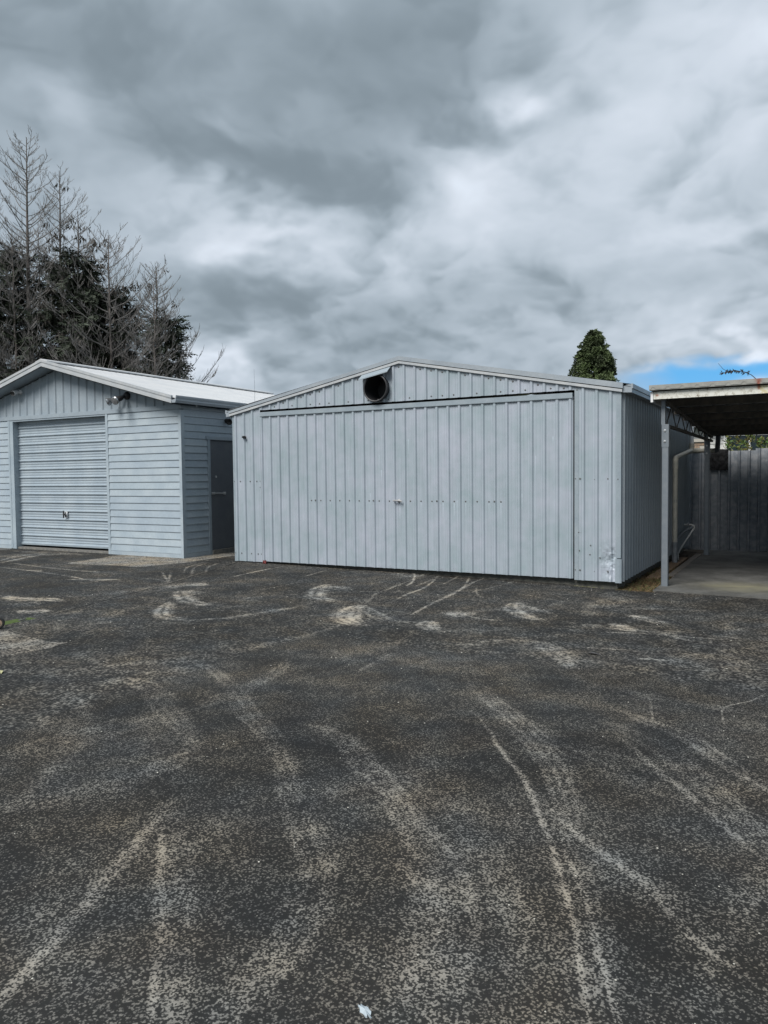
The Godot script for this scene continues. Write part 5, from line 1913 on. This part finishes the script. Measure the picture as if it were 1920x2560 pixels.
# ------------------------------------------------------------------ pipes
func build_pipes() -> void:
	var t := thing("drainpipe", "cream plastic drainpipe with elbow and tee between the shed wall and carport", "pipe", Vector3(-2.19, 0.0, -14.5))
	var off := -t.position
	var c := Vector3(-2.19, 0, -14.5)
	var mb := MB.new()
	mb.tube([c + Vector3(0, 0.26, 0), c + Vector3(0, 1.62, 0)], [0.044, 0.044], 18)
	put(obj("downpipe", mb, M.pvc, t), off)
	mb = MB.new()
	mb.tube([c + Vector3(0, -0.12, 0), c + Vector3(0, 0.275, 0)], [0.050, 0.050], 18, true)
	put(obj("coupling", mb, M.pvc_grey, t), off)
	mb = MB.new()
	var tee := Vector3(-2.22, 1.955, -16.75)
	mb.tube([c + Vector3(0, 1.58, 0), c + Vector3(0, 1.70, 0), c + Vector3(-0.001, 1.745, -0.02), c + Vector3(-0.002, 1.77, -0.06), c + Vector3(-0.003, 1.785, -0.16)], [0.050, 0.050, 0.049, 0.048, 0.048], 18)
	put(obj("elbow", mb, M.pvc, t), off)
	mb = MB.new()
	mb.tube([c + Vector3(-0.003, 1.78, -0.12), tee + Vector3(0, 0, 0.12)], [0.044, 0.044], 18)
	put(obj("sloping_pipe", mb, M.pvc, t), off)
	mb = MB.new()
	mb.tube([tee + Vector3(0, -0.01, 0.16), tee, tee + Vector3(0.16, 0, -0.04)], [0.054, 0.056, 0.054], 18, true)
	mb.tube([tee, tee + Vector3(0, 0.15, 0)], [0.056, 0.056], 18, true)
	put(obj("tee", mb, M.pvc, t), off)
	mb = MB.new()
	mb.tube([tee + Vector3(0.14, 0, -0.035), Vector3(-1.80, 1.955, -16.86)], [0.044, 0.044], 18)
	put(obj("cross_pipe", mb, M.pvc, t), off)
	mb = MB.new()
	mb.tube([Vector3(-1.80, 1.955, -16.86), Vector3(-1.765, 1.96, -16.87), Vector3(-1.75, 1.99, -16.90), Vector3(-1.75, 2.27, -17.05)], [0.05, 0.05, 0.05, 0.048], 14, true)
	put(obj("outlet_bend", mb, M.galv_dark, t), off)
	mb = MB.new()
	mb.tube([tee + Vector3(0, 0.12, 0), tee + Vector3(-0.01, 0.66, 0)], [0.044, 0.044], 18)
	put(obj("riser", mb, M.pvc_white, t), off)
	# garden tap with its hoses, low on the shed wall
	var h := thing("wall_tap", "short pipe stub with tap low on the shed's side wall", "tap", Vector3(-2.30, 0.44, -16.55))
	mb = MB.new()
	mb.tube([Vector3(-0.05, 0.02, 0), Vector3(0.10, 0.02, 0), Vector3(0.16, 0.0, 0), Vector3(0.17, -0.05, 0)], [0.020, 0.020, 0.022, 0.018], 10, true)
	obj("spout", mb, M.hose, h)
	mb = MB.new()
	mb.tube([Vector3(0.06, 0.02, -0.03), Vector3(0.06, 0.06, 0), Vector3(0.06, 0.02, 0.03)], [0.012, 0.014, 0.012], 8, true)
	obj("handle", mb, M.pvc_grey, h)
	mb = MB.new()
	mb.tube([Vector3(-2.13, 0.40, -16.55), Vector3(-2.15, 0.33, -16.3), Vector3(-2.18, 0.22, -15.9), Vector3(-2.20, 0.12, -15.4), Vector3(-2.20, 0.03, -14.95), Vector3(-2.17, -0.05, -14.72)], [0.016, 0.016, 0.016, 0.016, 0.016, 0.016], 10, true)
	tag(obj("hose", mb, M.hose), "pale hose curving down from the wall tap, the lower of two", "hose", "pale hoses by the shed wall")
	mb = MB.new()
	mb.tube([Vector3(-2.16, 0.42, -16.60), Vector3(-2.22, 0.38, -16.2), Vector3(-2.26, 0.32, -15.6), Vector3(-2.26, 0.24, -15.1), Vector3(-2.25, 0.15, -14.75)], [0.022, 0.022, 0.022, 0.022, 0.022], 10, true)
	tag(obj("hose", mb, M.pvc_grey), "grey sloping hose above the pale one beside the shed wall", "hose", "pale hoses by the shed wall")

# ------------------------------------------------------------------ small things
func build_small_things() -> void:
	# timber laid along the earth strip
	var mb := MB.new()
	mb.prism(Vector3(-2.29, -0.16, -12.35), Vector3(1, 0, 0), Vector3(0, 1, 0), [Vector2(0, 0), Vector2(0.19, 0), Vector2(0.19, 0.045), Vector2(0.185, 0.05), Vector2(0.005, 0.05), Vector2(0, 0.045)], Vector3(0.02, 0.03, -3.0))
	tag(obj("timber_plank", mb, M.timber), "brown timber plank lying along the shed's foot", "plank", "planks between shed and slab")
	mb = MB.new()
	mb.prism(Vector3(-2.03, -0.15, -12.7), Vector3(1, 0, 0), Vector3(0, 1, 0), [Vector2(0, 0), Vector2(0.10, 0), Vector2(0.10, 0.045), Vector2(0, 0.05)], Vector3(0.0, 0.03, -3.4))
	tag(obj("timber_plank", mb, M.timber_grey), "narrow greyed plank lying along the edge of the carport slab", "plank", "planks between shed and slab")
	# litter of dead leaves and grass
	var blade := leaf_tuft(5, 0.075, 0.012, 1.4)
	var lit := MultiMeshInstance3D.new()
	lit.name = "leaf_litter"
	lit.multimesh = leaf_multimesh(blade, 900, func(i):
		var z := -10.74 - pow(rng.randf(), 1.6) * 3.2
		var x := rng.randf_range(-2.38, -1.93) if z < -10.86 else rng.randf_range(-2.42, -1.95)
		var g := rng.randf_range(0.5, 1.5)
		var c := Color(0.10 * g, 0.065 * g, 0.03 * g) if rng.randf() < 0.7 else Color(0.07 * g, 0.075 * g, 0.025 * g)
		return [Transform3D(Basis(Vector3.UP, rng.randf() * TAU), Vector3(x, -0.165 + rng.randf_range(0, 0.02), z)), c])
	lit.material_override = M.leaf
	add_child(lit, true)
	stuff(lit)
	tag(lit, "dead leaves and dry grass in the earth strip beside the shed", "leaf litter")
	# broken stone and moss at the foot of the right-hand strip
	var st := MB.new()
	st.lathe(Vector3.ZERO, Vector3(0.2, 1, 0.1), [Vector2(0.0, -0.5), Vector2(0.55, -0.3), Vector2(0.62, 0.1), Vector2(0.35, 0.42), Vector2(0.0, 0.5)], 6)
	var gv := MultiMeshInstance3D.new()
	gv.name = "gravel"
	gv.multimesh = leaf_multimesh(st.mesh(), 520, func(_i):
		var x := rng.randf_range(-3.05, -2.30)
		var z := rng.randf_range(-10.93, -10.79)
		var s := rng.randf_range(0.010, 0.034)
		var g := rng.randf_range(0.5, 1.6)
		var c := Color(0.13 * g, 0.125 * g, 0.08 * g) if rng.randf() < 0.75 else Color(0.10 * g, 0.11 * g, 0.03 * g)
		return [Transform3D(Basis(Vector3.UP, rng.randf() * TAU).scaled(Vector3(s, s * 0.8, s)), Vector3(x, yard_y(x) - 0.02 * smoothstep(-3.0, -2.4, x) - 0.012, z)), c])
	gv.material_override = M.leaf
	add_child(gv, true)
	stuff(gv)
	tag(gv, "mossy gravel at the foot of the shed's right corner", "gravel")
	# specks of grit on the yard
	var sp := MultiMeshInstance3D.new()
	sp.name = "grit"
	sp.multimesh = leaf_multimesh(st.mesh(), 900, func(_i):
		var d := rng.randf_range(1.8, 11.0)
		var a := rng.randf_range(-0.02, 1.05)
		var x := -sin(a) * d
		var z := maxf(-cos(a) * d, -10.6)
		if _i % 3 == 0:
			x = rng.randf_range(-16.0, -2.4)
			z = -10.80 + absf(rng.randfn(0.0, 0.09))
			d = 4.0
		var s := rng.randf_range(0.003, 0.009) * (0.6 + d * 0.08)
		var g := rng.randf_range(0.25, 1.0)
		var c := Color(0.5 * g, 0.48 * g, 0.42 * g) if rng.randf() < 0.7 else Color(0.02, 0.02, 0.02)
		return [Transform3D(Basis(Vector3.UP, rng.randf() * TAU).scaled(Vector3(s, s * 0.6, s)), Vector3(x, yard_y(x) + s * 0.2, z)), c])
	sp.material_override = M.leaf
	add_child(sp, true)
	stuff(sp)
	tag(sp, "loose grit and pale specks scattered over the dark yard", "grit")
	# torn white scrap near the camera
	mb = MB.new()
	var n := noise(30.0, 15, 2)
	var ring := []
	for k in 22:
		var a := TAU * k / 22
		var r := 1.0 + 0.35 * n.get_noise_2d(cos(a), sin(a)) + (0.25 if k % 3 == 0 else 0.0)
		ring.append(Vector3(cos(a) * 0.033 * r, 0.004 + 0.004 * sin(a * 3.0), sin(a) * 0.014 * r))
	for k in 22:
		var p: Vector3 = ring[k]
		var q: Vector3 = ring[(k + 1) % 22]
		mb.tri(Vector3(0, 0.010, 0), q, p)
		mb.quad(p, q, Vector3(q.x, 0, q.z), Vector3(p.x, 0, p.z))
	var o := obj("paper_scrap", mb, M.paper)
	o.position = Vector3(-1.165, yard_y(-1.165), -1.925)
	o.rotation.y = -0.55
	o.scale = Vector3.ONE * 0.85
	tag(o, "torn white scrap on the ground at the photo's bottom", "scrap")
	# black leaf or bark on the yard
	mb = MB.new()
	mb.tube([Vector3(-0.055, 0.006, 0), Vector3(-0.02, 0.016, 0.004), Vector3(0.01, 0.012, -0.004), Vector3(0.06, 0.005, 0.008)], [0.004, 0.013, 0.010, 0.003], 6, true)
	o = obj("bark_chip", mb, M.black)
	o.position = Vector3(-1.70, yard_y(-1.7), -6.82)
	tag(o, "small black chip of bark lying on the open yard", "bark chip")
	# a fallen leaf at the left edge
	mb = MB.new()
	for s in [-1.0, 1.0]:
		mb.quad(Vector3(-0.06, 0.004, 0), Vector3(0, 0.012, 0.022 * s), Vector3(0.07, 0.004, 0), Vector3(0, 0.006, 0))
	o = obj("fallen_leaf", mb, mat(0.35, 0.34, 0.18, 0.8))
	o.position = Vector3(-5.74, yard_y(-5.74) + 0.002, -3.85)
	o.rotation.y = -0.5
	tag(o, "pale yellowish leaf on the ground at the left edge", "leaf")
	# crumpled red rag at the door's foot
	mb = MB.new()
	for k in 9:
		var a := rng.randf() * TAU
		var d := Vector3(cos(a), 0, sin(a) * 0.5) * rng.randf_range(0.02, 0.06)
		mb.tube([Vector3(0, 0.012, 0), d * 0.6 + Vector3(0, rng.randf_range(0.015, 0.05), 0), d], [0.014, 0.016, 0.004], 6, true)
	mb.tube([Vector3(0, 0.02, -0.01), Vector3(0.005, 0.06, -0.012)], [0.012, 0.008], 6, true)
	o = obj("red_rag", mb, M.red)
	o.position = Vector3(-8.48, yard_y(-8.48) + 0.002, -10.78)
	tag(o, "crumpled small red rag at the foot of the shed door", "rag")
	# small wheel at the left edge
	var w := thing("small_wheel", "small black-tyred wheel with tan hub at the photo's left edge", "wheel", Vector3(-7.36, yard_y(-7.36) + 0.062, -4.93))
	var ax := Vector3(0.75, 0.05, 0.66).normalized()
	mb = MB.new()
	mb.lathe(Vector3.ZERO, ax, [Vector2(0.042, -0.03), Vector2(0.056, -0.03), Vector2(0.063, -0.018), Vector2(0.063, 0.018), Vector2(0.056, 0.03), Vector2(0.042, 0.03), Vector2(0.042, -0.03)], 28)
	obj("tyre", mb, M.rubber, w)
	mb = MB.new()
	mb.lathe(Vector3.ZERO, ax, [Vector2(0.0, -0.026), Vector2(0.042, -0.024), Vector2(0.042, 0.024), Vector2(0.018, 0.026), Vector2(0.014, 0.034), Vector2(0.0, 0.034)], 24)
	obj("hub", mb, M.hub, w)
